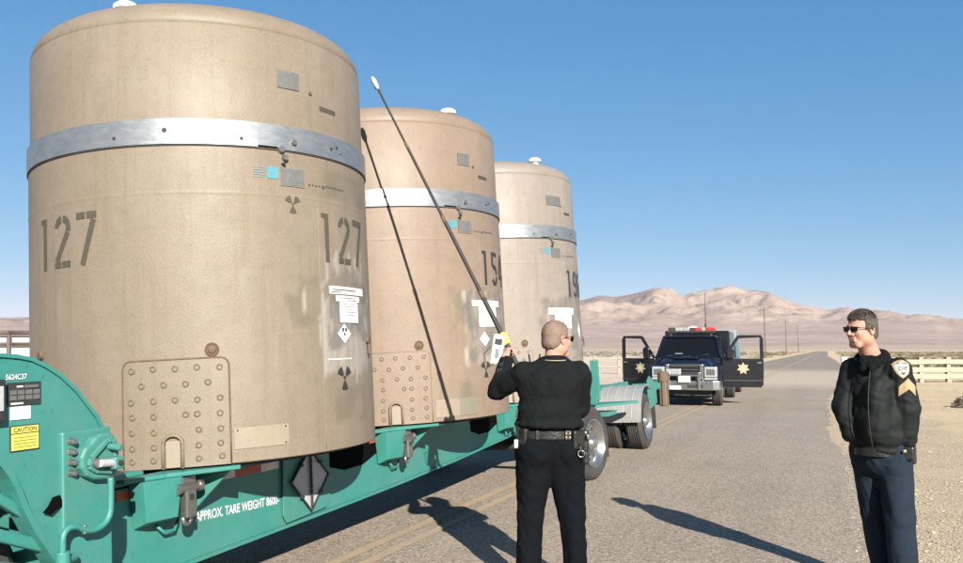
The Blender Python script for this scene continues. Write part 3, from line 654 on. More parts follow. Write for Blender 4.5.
    # dimpled tie-down panel, at -58 and mirrored at +58 and on the far side
    for cdeg in (-58.5, 58.5):
        a0, a1 = R(cdeg-15)*RC, R(cdeg+15)*RC; z0, z1 = -0.0, 0.655; bm = B(); rc = 0.05
        out = [(a0, z0), (a1, z0)]+[(a1-rc+rc*math.cos(R(x)), z1-rc+rc*math.sin(R(x))) for x in (0, 30, 60, 90)]+[(a0+rc+rc*math.cos(R(x)), z1-rc+rc*math.sin(R(x))) for x in (90, 120, 150, 180)]
        n = 26; xs = np.linspace(a0, a1, n+1)
        def ztop(a):
            e = min(a-a0, a1-a); return z1 if e >= rc else z1-rc+math.sqrt(max(0, rc*rc-(rc-e)**2))
        fr = []; bk = []
        for x in xs:
            fr.append((bm.verts.new(cyl_pt(x, z0+0.003, .012)), bm.verts.new(cyl_pt(x, ztop(x), .012)))); bk.append((bm.verts.new(cyl_pt(x, z0+0.003, 0)), bm.verts.new(cyl_pt(x, ztop(x), 0))))
        for k in range(n):
            bm.faces.new((fr[k][0], fr[k+1][0], fr[k+1][1], fr[k][1])); bm.faces.new((fr[k][1], fr[k+1][1], bk[k+1][1], bk[k][1])); bm.faces.new((fr[k+1][0], fr[k][0], bk[k][0], bk[k+1][0]))
        bm.faces.new((fr[0][0], fr[0][1], bk[0][1], bk[0][0])); bm.faces.new((fr[-1][1], fr[-1][0], bk[-1][0], bk[-1][1]))
        pn = obj('doubler_panel', bm, tm, root, smooth=False); smart(pn, 35)
        bm = B(); tube(bm, [cyl_pt(p[0], p[1], 0.010) for p in [(a0, 0.01), (a0, .2), (a0, .4)]+out[6:][::-1][0:4]+[(x, z1) for x in np.linspace(a0+rc+.02, a1-rc-.02, 10)]+out[2:6][::-1]+[(a1, .4), (a1, .2), (a1, .01)]], 0.006, 6); obj('weld_bead', bm, RUST if i == 0 and cdeg < 0 else tm, pn, smooth=True)
        bm = B(); W2 = a1-a0
        rowsd = [(0.055, 5, 0), (0.15, 4, .5), (0.245, 5, 0), (0.335, 6, 0), (0.43, 5, 0), (0.52, 5, 0), (0.60, 5, 0)]
        for (zz, nn, sh) in rowsd:
            for k in range(nn):
                fx = 0.09+(0.82)*((k+sh)/(4.0) if nn < 6 else [0, .25, .5, .62, .75, 1][k])
                if zz > .33 and 0.48 < fx < 0.58: continue
                c0 = cyl_pt(a0+W2*fx+random.uniform(-.004, .004), z1-zz+random.uniform(-.004, .004), .0); nrm = Vector((c0.x, c0.y, 0)).normalized()
                M = Matrix.Translation(c0+nrm*0.012) @ nrm.to_track_quat('Z', 'Y').to_matrix().to_4x4()
                lathe(bm, [(0.021, 0), (0.020, 0.006), (0.015, 0.008), (0.012, 0.001), (0.0005, -0.001)], 14, M)
        stuff(smart(obj('plug_welds', bm, PLUG[i], pn), 25))
        # U-shaped lifting bar at the foot of the panel
        ca_ = R(cdeg-0.8)*RC; bm = B()
        tube(bm, [cyl_pt(ca_-.055, .0, .03), cyl_pt(ca_-.055, .13, .03)]+[cyl_pt(ca_-.055*math.cos(R(x)), .15+.05*math.sin(R(x)), .03) for x in range(0, 181, 20)]+[cyl_pt(ca_+.055, .13, .03), cyl_pt(ca_+.055, .0, .03)], 0.011, 8); obj('lifting_loop', bm, tm, root, smooth=True)
        bm = B(); bmesh.ops.create_cube(bm, size=1, matrix=Matrix.Translation(cyl_pt(ca_, .085, .018)) @ Matrix.Rotation(R(cdeg), 4, 'Z') @ Matrix.Diagonal((.085, .015, .16, 1))); obj('wear_plate', bm, TANP, root, bevel=.004)
    # drain plug above the panel, handling sockets
    a = R(-48.1); cn = Vector((math.sin(a), -math.cos(a), 0)); M = Matrix.Translation(cn*1.2+Vector((0, 0, .705))) @ cn.to_track_quat('Z', 'Y').to_matrix().to_4x4()
    bm = B(); lathe(bm, [(.044, 0), (.044, .006), (.036, .010), (.032, .003), (.026, .003), (.022, .012), (.001, .018)], 24, M); smart(obj('drain_plug', bm, RUST, root), 40)
    for dg, zz in ((-108, .73), (17, .74)):
        a = R(dg); cn = Vector((math.sin(a), -math.cos(a), 0)); bm = B(); bar(bm, cn*1.19+Vector((0, 0, zz)), cn*1.225+Vector((0, 0, zz)), .03, .026, 14); bar(bm, cn*1.22+Vector((0, 0, zz-.03)), cn*1.22+Vector((0, 0, zz-.10)), .014, n=8); obj('socket_plug', bm, RUST, root)
    # plates, tape, stencils
    D = lambda d: R(d)*RC
    pb = on_cask('data_plate', [rect(D(-25.6), 1.765, D(-17.4), 1.878)], PLATE, root, .006)
    on_cask('plate_frame', [rect(D(-25.8), 1.758, D(-17.3), 1.764), rect(D(-25.8), 1.878, D(-17.3), 1.886)], OLIVE, pb, .006)
    w0, w1 = (-25.5, -17.6) if i == 0 else ((-23.4, -15.8) if i == 1 else (-26.6, -13))
    pl = on_cask('lid_plate', [rect(D(w0), 2.425, D(w1), 2.545)], PLATE, lid, .006, 1.188)
    bw = D(-30); on_cask('blue_tape', [rect(D(-30.2), 1.80, D(-26.6), 1.878)], BLUE, root)
    fd = [rect(D(-34.6), 1.802+k*.016, D(-30.8), 1.808+k*.016) for k in range(5)]
    on_cask('faded_blue_print', fd, mat('faded_blue_print_%d' % i, (0.12, 0.25, 0.29), .7, var=(0.20, 0.20, 0.17), vscale=60, vamt=.6), root)
    pm = [rect(D(-15.6)+k*.03, 1.78+.004*(k % 2), D(-15.6)+k*.03+.016, 1.792) for k in range(5)]+[rect(D(-8)+k*.03, 1.79, D(-8)+k*.03+.018, 1.80) for k in range(7)]+[rect(D(-9.5), 1.775, D(-9.5)+.02, 1.795)]
    on_cask('worn_print', pm, STENCIL, root)
    on_cask('worn_lid_print', [rect(D(-9)+k*.016, 2.33, D(-9)+k*.016+.014, 2.362) for k in range(11)], STENCIL, lid, .004, 1.188)
    a = R(-13); cn = Vector((math.sin(a), -math.cos(a), 0)); bm = B(); bar(bm, cn*1.18+Vector((0, 0, 2.43)), cn*1.20+Vector((0, 0, 2.43)), .011, n=10); obj('lid_plug', bm, RUST, lid)
    number(num, [-12.4, -12.0, -13.0][i], 1.605, 0.335, STENCIL if i == 0 else STENDARK, root)
    number(num, -109, 1.61, 0.335, STENCIL if i == 0 else STENDARK, root)
    number(num, 80, 1.61, 0.335, STENCIL, root)
    if i == 0:
        trefoil(D(-21.8), 1.640, .062, STENCIL, root)
        h = on_cask('placard_header', [rect(D(-8.3), 1.055, D(13.8), 1.108)], PAPER, root, .005)
        p = on_cask('placard', [rect(D(-5.4), 1.005, D(9.6), 1.045), rect(D(-3.5), .858, D(8.2), 1.008)], PAPER, root, .008)
        on_cask('print_lines', [rect(D(-6.8), 1.083, D(7), 1.088), rect(D(-7.6), 1.067, D(-2), 1.071), rect(D(-4), 1.027, D(6), 1.031), rect(D(1), 1.012, D(7), 1.016)], STENCIL, p, .0105)
        on_cask('print_lines', [rect(D(-2), z, D(-2)+w, z+.003) for z, w in ((.985, .16), (.968, .17), (.951, .12), (.93, .17), (.91, .15))], PLATE, p, .0105)
        dm = on_cask('hazard_diamond', [[(D(-5.2), .78), (D(-1.4), .712), (D(2.5), .78), (D(-1.4), .85)]], PAPER, root, .009)
        on_cask('hazard_mark', [[(D(-2.6), .795), (D(-1.9), .795), (D(-1.6), .82), (D(-2.9), .82)], [(D(-.9), .795), (D(-.2), .795), (D(0), .82), (D(-1.2), .82)], rect(D(-1.8), .768, D(-1.0), .788)], STENDARK, dm, .0115)
        trefoil(D(-1.9), .478, .085, STENDARK, root)
        on_cask('white_stencil_line', [rect(D(-10)+k*.03, .603, D(-10)+k*.03+.024, .612) for k in range(9)], PAPER, root)
        on_cask('lower_plate', [rect(D(-42.4), .085, D(-26), .215)], TANP, root, .006)
        for dg, zz in ((-41.5, .20), (-27, .20), (-27, .1)): bolt('rivet', dg, zz, .006, STENDARK, root, 1.205, .006)
    elif i == 1:
        on_cask('placard', [rect(D(-19.8), 1.055, D(4), 1.115), rect(D(-15.5), .86, D(0), 1.056)], PAPER, root, .007)
        on_cask('hazard_diamond', [[(D(-16), .74), (D(-12), .67), (D(-8), .74), (D(-12), .81)]], PAPER, root, .008)
        on_cask('scuffed_plate', [rect(D(-42), .04, D(-30), .20)], TANP, root, .006)
        on_cask('grey_green_plate', [rect(D(-30), .04, D(-20), .20)], OLIVE, root, .007)
        trefoil(D(-12), .45, .08, STENDARK, root)
    else:
        on_cask('placard', [rect(D(-31), 1.045, D(-6), 1.125), rect(D(-26), .87, D(-9.5), 1.045)], PAPER, root, .007)
        on_cask('print_lines', [rect(D(-26), .94, D(-9.5), .948)], STENCIL, root, .010)
        on_cask('hazard_diamond', [[(D(-1), .84), (D(2), .74), (D(5), .84), (D(2), .94)]], PAPER, root, .008)
    return root
make_cask(0, 'nearest and largest tan cask stencilled 127 with white placards', '127')
make_cask(1, 'middle tan cask stencilled 154, between the nearest and the farthest', '154')
make_cask(2, 'farthest tan cask stencilled 19, next to the trailer wheels', '196')

# ------------------------------------------------------------------ trailer
SHADE = mat('painted_shade_black', (0.003, 0.003, 0.003), 0.9, spec=.05)  # near-black that paints the shade inside openings and gaps
trl = empty('flatbed_trailer', 'long green lowboy trailer carrying three upright tan casks', 'trailer', M=TR)
def tr(name, bm, m=GREEN, parent=None, bevel=0.004, **k): return obj(name, bm, m, parent or trl, bevel=bevel, **k)
XZ = lambda s0: Matrix(((1, 0, 0, 0), (0, 0, 1, -s0), (0, 1, 0, 0), (0, 0, 0, 1)))     # polygon (u,z) extruded towards -s
def side_plate(pts, s0, d): bm = B(); prism(bm, pts, d, XZ(s0)); return bm
BE = [(-2.0, .29), (-.85, .325), (1.0, .37), (1.8, .395), (2.9, .44), (4.34, .52), (5.4, .60), (6.2, .66)]
for sg, nm in ((1, 'side_beam'), (-1, 'side_beam')):
    pts = BE+[(6.2, .87), (-2.0, .84)]
    if sg == 1: tr(nm, side_plate(pts, .55, .03))
    else: tr(nm, side_plate(pts, -.52, .03))
    # lower flange following the edge
    for k in range(len(BE)-1):
        a, b2 = BE[k], BE[k+1]; bm = B(); beam(bm, V(a[0], sg*.545, a[1]-.008), V(b2[0], sg*.545, b2[1]-.008), .07, .022); tr('flange', bm, bevel=0)
for u in np.arange(-1.9, 6.2, 0.9):
    bm = B(); z = float(np.interp(u, [p[0] for p in BE], [p[1] for p in BE])); box(bm, V(u, 0, (z+.86)/2), (.02, 1.035, .8-z)); tr('cross_member', bm, bevel=0)
bm = B(); box(bm, V(2.1, 0, .868), (8.2, 1.14, .018)); tr('deck_plate', bm)
for i in range(3):
    bm = B(); lathe(bm, [(1.06, .878), (1.06, .905)], 64, Matrix.Translation(V(PITCH*i, 0, 0))); lathe(bm, [(1.06, .905), (.55, .905)], 64, Matrix.Translation(V(PITCH*i, 0, 0))); tr('cask_seat', bm, BLACK, bevel=0)
# reflective tape
for u, ln_, kk in [(PITCH*i+a, b2-a, c) for i in range(3) for a, b2, c in ((-1.42, -1.20, 0), (-1.20, -1.02, 1), (-.86, -.62, 0), (-.62, -.42, 1), (-.42, -.15, 0), (-.15, .05, 1))]:
    if kk == 0: m2, nm = REDT, 'red_reflector'
    else: m2, nm = SILT, 'silver_reflector'
    z = float(np.interp(u, [-1.5, -.6, 0.05, 1.2, 2.4, 3.0, 6], [.822, .809, .800, .83, .857, .859, .862]))
    bm = B(); box(bm, V(u+ln_/2, .5525, z-.016), (ln_-.002, .004, .052)); tr(nm, bm, m2, bevel=0)
# lettering on the beam
flat_text('lettering', 'APPROX. TARE WEIGHT 8600-', .083, WHITE, trl, Matrix.Translation(V(-.80, .5535, .548)) @ Matrix.Rotation(R(2.4), 4, Vector((0, 1, 0))) @ Matrix.Rotation(PI/2, 4, 'X'), .0015, .755)
# marker light, small bolts
bm = B(); bar(bm, V(1.86, .55, .74), V(1.86, .60, .74), .055, .05, 20); smart(tr('marker_lamp', bm, REDL, bevel=0), 40)
# diamond placard holder
pts = [(.10, .36), (.60, .385), (.66, .44), (.66, .83), (.08, .83), (.06, .42)]
hold = tr('placard_backing', side_plate(pts, .575, .012))
a_, z_ = .37, .625
dp = [(a_-.235, z_+.015), (a_, z_-.225), (a_+.235, z_+.015), (a_, z_+.235)]
pl = tr('diamond_placard', side_plate(dp, .592, .006), TAGALU, hold, .002)
bm = B()
for k in range(9):
    zz = z_-.17+k*.045; bar(bm, V(a_, .606, zz-.02), V(a_, .606, zz+.02), .010, n=8)
bar(bm, V(a_, .600, z_-.20), V(a_, .600, z_+.21), .006, n=8); tr('hinge', bm, BLACK, pl, 0)
for k in range(4):
    p0, p1 = dp[k], dp[(k+1) % 4]
    bm = B(); beam(bm, V(p0[0], .598, p0[1]), V(p1[0], .598, p1[1]), .012, .008); tr('rim', bm, BLACK, pl, 0)
    mx, mz = (p0[0]+p1[0])/2, (p0[1]+p1[1])/2
    bm = B(); box(bm, V(mx, .605, mz), (.035, .016, .022)); tr('clip', bm, BLACK, pl, .003)
# outrigger tie-down pads: eight round each cask -> four per cask
def tiedown(i, sg_u, sg_s):
    e = bpy.data.objects.new('outrigger', None)
    cu = PITCH*i; su, ss = sg_u, sg_s
    Q = lambda du, s, z: V(cu+su*du, ss*s, z)
    def pr(poly, z0, z1):
        bm = B(); lo = [bm.verts.new(Q(a, b2, z0)) for a, b2 in poly]; hi = [bm.verts.new(Q(a, b2, z1)) for a, b2 in poly]
        bm.faces.new(lo); bm.faces.new(hi[::-1]); n = len(poly)
        for k in range(n): bm.faces.new((lo[k], lo[(k+1) % n], hi[(k+1) % n], hi[k]))
        return bm
    top = tr('outrigger', pr([(.66, .55), (.66, .80), (.80, .92), (1.18, .70), (1.42, .62), (1.42, .55)], .875, .900), bevel=.006)
    # box strut (inclined underside) outboard of the shackle bay
    bm = B(); w = .015
    lo = [(1.10, .56, .60), (1.30, .56, .60), (1.30, .66, .64), (1.10, .70, .64)]; hi = [(1.10, .56, .874), (1.34, .56, .874), (1.34, .68, .874), (1.10, .74, .874)]
    vl_ = [bm.verts.new(Q(*p)) for p in lo]; vh = [bm.verts.new(Q(*p)) for p in hi]
    bm.faces.new(vl_); bm.faces.new(vh[::-1])
    for k in range(4): bm.faces.new((vl_[k], vl_[(k+1) % 4], vh[(k+1) % 4], vh[k]))
    tr('gusset_box', bm, GREEN, top)
    bm = B(); lo = [(.83, .56, .72), (.855, .56, .72), (.80, .80, .872), (.775, .80, .872), ]
    vs_ = [Q(.84, .56, .60), Q(.84, .56, .872), Q(.78, .84, .872)]
    f1_ = [bm.verts.new(p) for p in vs_]; f2_ = [bm.verts.new(p+Vector((su*.018, 0, 0))) for p in vs_]
    bm.faces.new(f1_); bm.faces.new(f2_[::-1])
    for k in range(3): bm.faces.new((f1_[k], f1_[(k+1) % 3], f2_[(k+1) % 3], f2_[k]))
    tr('gusset_plate', bm, GREEN, top)
    # ratchet shackle
    sh = obj('turnbuckle', box(B(), Q(1.03, .70, .845), (.12, .05, .05)), STEEL, top, bevel=.008)
    bm = B(); bar(bm, Q(.94, .72, .80), Q(1.12, .72, .80), .026, n=14); bar(bm, Q(.93, .72, .80), Q(.955, .72, .80), .034, n=14); bar(bm, Q(1.105, .72, .80), Q(1.13, .72, .80), .034, n=14); smart(obj('pin', bm, STEEL, sh), 40)
    bm = B(); box(bm, Q(1.03, .715, .71), (.085, .055, .17)); obj('clevis', bm, STEEL, sh, bevel=.008)
    bm = B(); bar(bm, Q(1.03, .70, .745), Q(1.03, .745, .745), .020, n=12); bar(bm, Q(1.03, .70, .68), Q(1.03, .742, .68), .014, n=10); obj('clevis_bolt', bm, BLACK, sh)
    bm = B(); lathe(bm, [(.030+.014*math.cos(R(x)), .014*math.sin(R(x))) for x in range(0, 361, 45)], 16, Matrix.Translation(Q(1.03, .70, .615)) @ Matrix.Rotation(PI/2, 4, 'X')); obj('ring', bm, STEEL, sh, smooth=True)
    bm = B(); tube(bm, [Q(.98, .585, .60), Q(1.03, .60, .545), Q(1.11, .60, .545), Q(1.16, .585, .60)], .010, 8); obj('anchor_loop', bm, GREEN, top, smooth=True)
    for dz in (.80, .70):
        for du in (.94, 1.12):
            bm = B(); box(bm, Q(du, .66, dz-.02), (.018, .05, .05)); obj('lug', bm, GREEN, top, bevel=.003)
for i in range(3):
    for su, ss in ((-1, 1), (1, -1), (-1, -1)): tiedown(i, su, ss)
    u0 = PITCH*i; tr('beam_recess_shade', side_plate([(u0+.66, .86), (u0+.68, .68), (u0+.90, .625), (u0+1.18, .63), (u0+1.42, .70), (u0+1.42, .86)], .5535, .003), SHADE, bevel=0)  # flat black plate on the beam side, recess shade put in as colour
# gooseneck ------------------------------------------------------------
SG = .90
arch_out = [(-3.6, 1.55), (-3.0, 1.60), (-2.6, 1.60), (-2.38, 1.595), (-2.30, 1.588), (-2.228, 1.574), (-2.149, 1.539), (-2.066, 1.488), (-1.982, 1.416), (-1.924, 1.348), (-1.864, 1.279), (-1.834, 1.226)]
arch_in = [(-2.065, .616), (-2.105, .665), (-2.15, .73), (-2.192, .795), (-2.228, .86), (-2.258, .92), (-2.29, 1.0), (-2.322, 1.065), (-2.36, 1.12), (-2.42, 1.18), (-2.6, 1.26), (-3.0, 1.30), (-3.6, 1.30)]
pts = arch_out+[(-1.80, 1.20), (-1.80, .40), (-2.02, .40), (-2.02, .616)]+arch_in
goose = tr('gooseneck', side_plate(pts, SG, .02), bevel=.002)
tr('gooseneck', side_plate(pts, -SG+.02, .02), bevel=.002)
# rim flanges along the arch (thick edges)
def strip(pts2, s0, s1, th_, name, par=goose):
    bm = B(); rows = []
    for k, p in enumerate(pts2):
        q0 = Vector(pts2[max(k-1, 0)]); q1 = Vector(pts2[min(k+1, len(pts2)-1)]); d = (q1-q0).normalized(); nn = Vector((-d.y, d.x))*th_
        rows.append([bm.verts.new(V(p[0], s0, p[1])), bm.verts.new(V(p[0], s1, p[1])), bm.verts.new(V(p[0]+nn.x, s1, p[1]+nn.y)), bm.verts.new(V(p[0]+nn.x, s0, p[1]+nn.y))])
    for k in range(len(rows)-1):
        for j in range(4): bm.faces.new((rows[k][j], rows[k][(j+1) % 4], rows[k+1][(j+1) % 4], rows[k+1][j]))
    bm.faces.new(rows[0]); bm.faces.new(rows[-1][::-1]); return tr(name, bm, GREEN, par, 0)
strip(arch_out, SG+.012, -SG, .018, 'top_flange')
strip(arch_in, SG+.025, .82, .03, 'arch_flange')
strip(arch_in, -.82, -SG, .03, 'arch_flange')
for a, b2, hh in (((-3.0, 1.44), (-2.20, .845), .045), ((-3.0, 1.08), (-2.12, .70), .055), ((-3.0, .86), (-2.02, .56), .05)):
    bm = B(); beam(bm, V(a[0], .86, a[1]), V(b2[0], .86, b2[1]), .05, hh); tr('brace', bm, bevel=.01)
# corner post box with bolts and latch
bm = B(); box(bm, V(-1.935, .74, .72), (.29, .38, 1.02)); post = tr('corner_post', bm, bevel=.012, seg=3)
bm = B(); box(bm, V(-1.775, .73, .52), (.03, .30, .5)); tr('post_rib', bm, parent=post)
for z in (1.180, 1.130, 1.080, 1.030):
    bm = B(); bar(bm, V(-2.035, .93, z), V(-2.035, .965, z), .0165, .014, 6); bar(bm, V(-2.035, .92, z), V(-2.035, .932, z), .021, n=16); tr('bolt', bm, STEEL, post, .002)
LC = [(-1.937, 1.19), (-1.90, 1.205), (-1.85, 1.205), (-1.815, 1.19), (-1.80, 1.15), (-1.80, 1.02), (-1.815, .985), (-1.86, .975), (-1.94, .985), (-1.99, 1.01), (-2.015, 1.05), (-2.02, 1.10), (-1.995, 1.145), (-1.96, 1.165)]
bm = B(); prism(bm, LC, .06, XZ(.985)); latch = tr('latch_cam', bm, parent=post, bevel=.016, seg=4)
RC2 = [(-1.874, 1.168), (-1.845, 1.168), (-1.826, 1.145), (-1.822, 1.03), (-1.85, 1.012), (-1.948, 1.030), (-1.985, 1.055), (-1.972, 1.092)]
for k in range(len(RC2)):
    a, b2 = RC2[k], RC2[(k+1) % len(RC2)]; bm = B(); beam(bm, V(a[0], .994, a[1]), V(b2[0], .994, b2[1]), .026, .020, (0, -1, 0)); tr('latch_rim', bm, parent=latch, bevel=.006)
bm = B(); bar(bm, V(-1.86, .98, 1.138), V(-1.85, 1.06, 1.128), .017, n=16); tr('latch_pin', bm, GREEN, latch, .003)
bm = B(); bar(bm, V(-1.955, .98, 1.068), V(-1.955, 1.03, 1.066), .024, n=16); tr('latch_pin', bm, STEEL, latch, .003)
bm = B(); bar(bm, V(-1.955, 1.035, 1.066), V(-1.87, 1.035, 1.058), .019, n=14); tr('latch_rod', bm, TAGALU, latch, .003)
bm = B(); box(bm, V(-1.855, 1.035, 1.056), (.062, .045, .062)); tr('latch_block', bm, GREEN, latch, .010, seg=3)
bm = B(); bar(bm, V(-1.855, 1.055, 1.056), V(-1.855, 1.068, 1.056), .014, n=10); tr('latch_nut', bm, BLACK, latch, .002)
def catmull(P, n=6):
    P = [Vector(p) for p in P]; out = []
    for i in range(len(P)-1):
        p0, p1, p2, p3 = P[max(i-1, 0)], P[i], P[i+1], P[min(i+2, len(P)-1)]
        for k in range(n):
            t = k/n; out.append(.5*((2*p1)+(p2-p0)*t+(2*p0-5*p1+4*p2-p3)*t*t+(3*p1-p0-3*p2+p3)*t**3))
    return out+[P[-1]]
bm = B(); tube(bm, catmull([V(-1.862, 1.0, .985), V(-1.864, 1.0, .88), V(-1.871, 1.0, .81), V(-1.905, 1.0, .768), V(-1.962, 1.0, .752), V(-2.019, 1.0, .763), V(-2.059, 1.0, .785), V(-2.103, 1.0, .79), V(-2.132, 1.0, .772), V(-2.142, 1.0, .74), V(-2.142, 1.0, .68)]), .0155, 12); tr('release_handle', bm, parent=post, smooth=True, bevel=0)
bm = B(); bar(bm, V(-2.142, 1.0, .60), V(-2.142, 1.0, .69), .032, n=18); bar(bm, V(-2.05, .97, .645), V(-2.142, 1.0, .645), .020, n=12); tr('handle_pivot', bm, parent=post, bevel=.004)
bm = B(); bar(bm, V(-2.02, 1.0, .745), V(-2.02, 1.0, .785), .012, n=10); tr('handle_clip', bm, STEEL, post, .002)
bm = B(); prism(bm, [(-2.183, .871), (-2.155, .895), (-2.129, .933), (-2.09, .937), (-2.066, .881), (-2.10, .876), (-2.14, .852)], .003, XZ(.9225+.001)); tr('hand_hole', bm, SHADE, goose, 0)  # no real opening: flat black shape paints the dark inside the hole
bm = B(); box(bm, V(-1.55, .62, .935), (.34, .22, .03)); tr('step_plate', bm, bevel=.012)
# gooseneck labels
def lab(u0, z0, u1, z1, m, name, s0=SG+.004, par=None): bm = B(); box(bm, V((u0+u1)/2, s0, (z0+z1)/2), (abs(u1-u0), .004, abs(z1-z0))); return tr(name, bm, m, par or goose, 0)
dpl = lab(-2.345, 1.372, -2.175, 1.478, BLACK, 'data_plate')
for k in range(4):
    for j in range(2): lab(-2.335+k*.040, 1.398+j*.024, -2.303+k*.040, 1.418+j*.024, PLATE, 'plate_cell', SG+.0075, dpl)
lab(-2.30, 1.455, -2.27, 1.462, PAPER, 'plate_print', SG+.0075, dpl); lab(-2.26, 1.452, -2.19, 1.464, PLATE, 'plate_print', SG+.0075, dpl); lab(-2.33, 1.378, -2.27, 1.386, PAPER, 'plate_print', SG+.0075, dpl)
lab(-2.331, 1.309, -2.23, 1.368, PAPER, 'white_label')
cl = lab(-2.334, 1.166, -2.187, 1.282, BLACK, 'caution_label'); lab(-2.329, 1.171, -2.192, 1.243, YELLOW, 'label_field', SG+.0075, cl); lab(-2.329, 1.248, -2.192, 1.277, YELLOW, 'label_header', SG+.0075, cl)
FT = lambda u, s, z: Matrix.Translation(V(u, s, z)) @ Matrix.Rotation(PI/2, 4, 'X')
flat_text('caution_word', 'CAUTION', .028, BLACK, cl, FT(-2.261, SG+.0105, 1.253), .0006, .95, True)
for k in range(4): lab(-2.32, 1.185+k*.014, -2.205, 1.1866+k*.014, RUST, 'print_line', SG+.0105, cl)
flat_text('serial_number', '5624C37', .034, WHITE, goose, FT(-2.355, SG+.006, 1.492), .0006, .85)
bm = B(); box(bm, V(-2.42, SG+.02, 1.40), (.08, .05, .19)); tr('gauge_box', bm, BLACK, goose, .008); bm = B(); box(bm, V(-2.42, SG+.047, 1.41), (.05, .006, .11)); tr('gauge_glass', bm, TAGALU, goose, .004)
# rear frame, stake, plates, fenders
for sg in (1, -1):
    bm = B(); beam(bm, V(6.2, sg*.5, .76), V(10.5, sg*.5, .78), .10, .20); tr('frame_rail', bm)
for u in (6.3, 7.3, 8.3, 9.4, 10.4):
    bm = B(); box(bm, V(u, 0, .77), (.10, .9, .14)); tr('rear_cross_member', bm)
for sg in (1, -1):
    bm = B(); box(bm, V(7.02, sg*.93, 1.05), (.05, .12, .58)); tr('stake', bm)
    bm = B(); box(bm, V(7.02, sg*.7, .76), (.12, .5, .10)); tr('stake_bracket', bm)
    bm = B(); lo = [(6.6, .55), (7.9, .55), (8.05, 1.30), (7.95, 1.33)]
    vl_ = [bm.verts.new(V(a, sg*b2, .64)) for a, b2 in lo]; vh = [bm.verts.new(V(a, sg*b2, .675)) for a, b2 in lo]
    bm.faces.new(vl_); bm.faces.new(vh[::-1])
    for k in range(4): bm.faces.new((vl_[k], vl_[(k+1) % 4], vh[(k+1) % 4], vh[k]))
    tr('wing_plate', bm)
    bm = B(); box(bm, V(7.6, sg*.8, .52), (.5, .4, .06)); tr('hanger', bm)
    for j in range(5):
        ang = [R(a) for a in range(60, 181, 8)]; s0, s1 = .53+j*.144, .53+(j+1)*.144-.006; bm = B(); rows = []
        for a in ang:
            cu_, cz_ = 8.9+.56*math.cos(a), .31+.56*math.sin(a); du_, dz_ = 8.9+.545*math.cos(a), .31+.545*math.sin(a)
            rows.append([bm.verts.new(V(cu_, sg*s0, cz_)), bm.verts.new(V(cu_, sg*s1, cz_)), bm.verts.new(V(du_, sg*s1, dz_)), bm.verts.new(V(du_, sg*s0, dz_))])
        for k in range(len(rows)-1):
            for q in range(4): bm.faces.new((rows[k][q], rows[k][(q+1) % 4], rows[k+1][(q+1) % 4], rows[k+1][q]))
        bm.faces.new(rows[0]); bm.faces.new(rows[-1][::-1]); tr('fender_panel', bm, FENDER, bevel=0)
        bm = B(); tube(bm, [V(8.9+.560*math.cos(a), sg*(s1+.003), .31+.560*math.sin(a)) for a in ang], .0065, 6); tr('fender_bead', bm, BRIGHT, bevel=0, smooth=True)
    bm = B(); prism(bm, [(9.15, .45), (9.75, .52), (9.75, .85), (9.3, 1.0), (9.15, .93)], .03, XZ(sg*1.23)); tr('rear_plate', bm)
    bm = B(); box(bm, V(9.62, sg*.88, .28), (.02, .66, .38)); tr('mud_flap', bm, BLACK, bevel=0)
    bm = B(); box(bm, V(6.02, sg*1.16, .28), (.02, .36, .42)); tr('mud_flap', bm, BLACK, bevel=0)
    # brown ribbed upright at the tail
    bm = B(); M10 = Matrix.Translation(V(10.15, sg*1.27, .74)) @ Matrix.Rotation(R(7), 4, 'Y')
    lathe(bm, [(.001, -.31), (.07, -.31), (.075, -.28), (.075, .10), (.095, .13), (.095, .27), (.07, .30), (.001, .31)], 20, M10); mk = tr('ribbed_marker', bm, RUST, bevel=0)
    for k in range(10):
        a = 2*PI*k/10; bm = B(); bar(bm, M10 @ Vector((.080*math.cos(a), .080*math.sin(a), -.29)), M10 @ Vector((.080*math.cos(a), .080*math.sin(a), .12)), .010, n=6); tr('rib', bm, RUST if k % 3 else OLIVE, mk, 0)
    bm = B(); box(bm, V(10.0, sg*1.0, .80), (.08, .5, .10)); tr('marker_arm', bm)
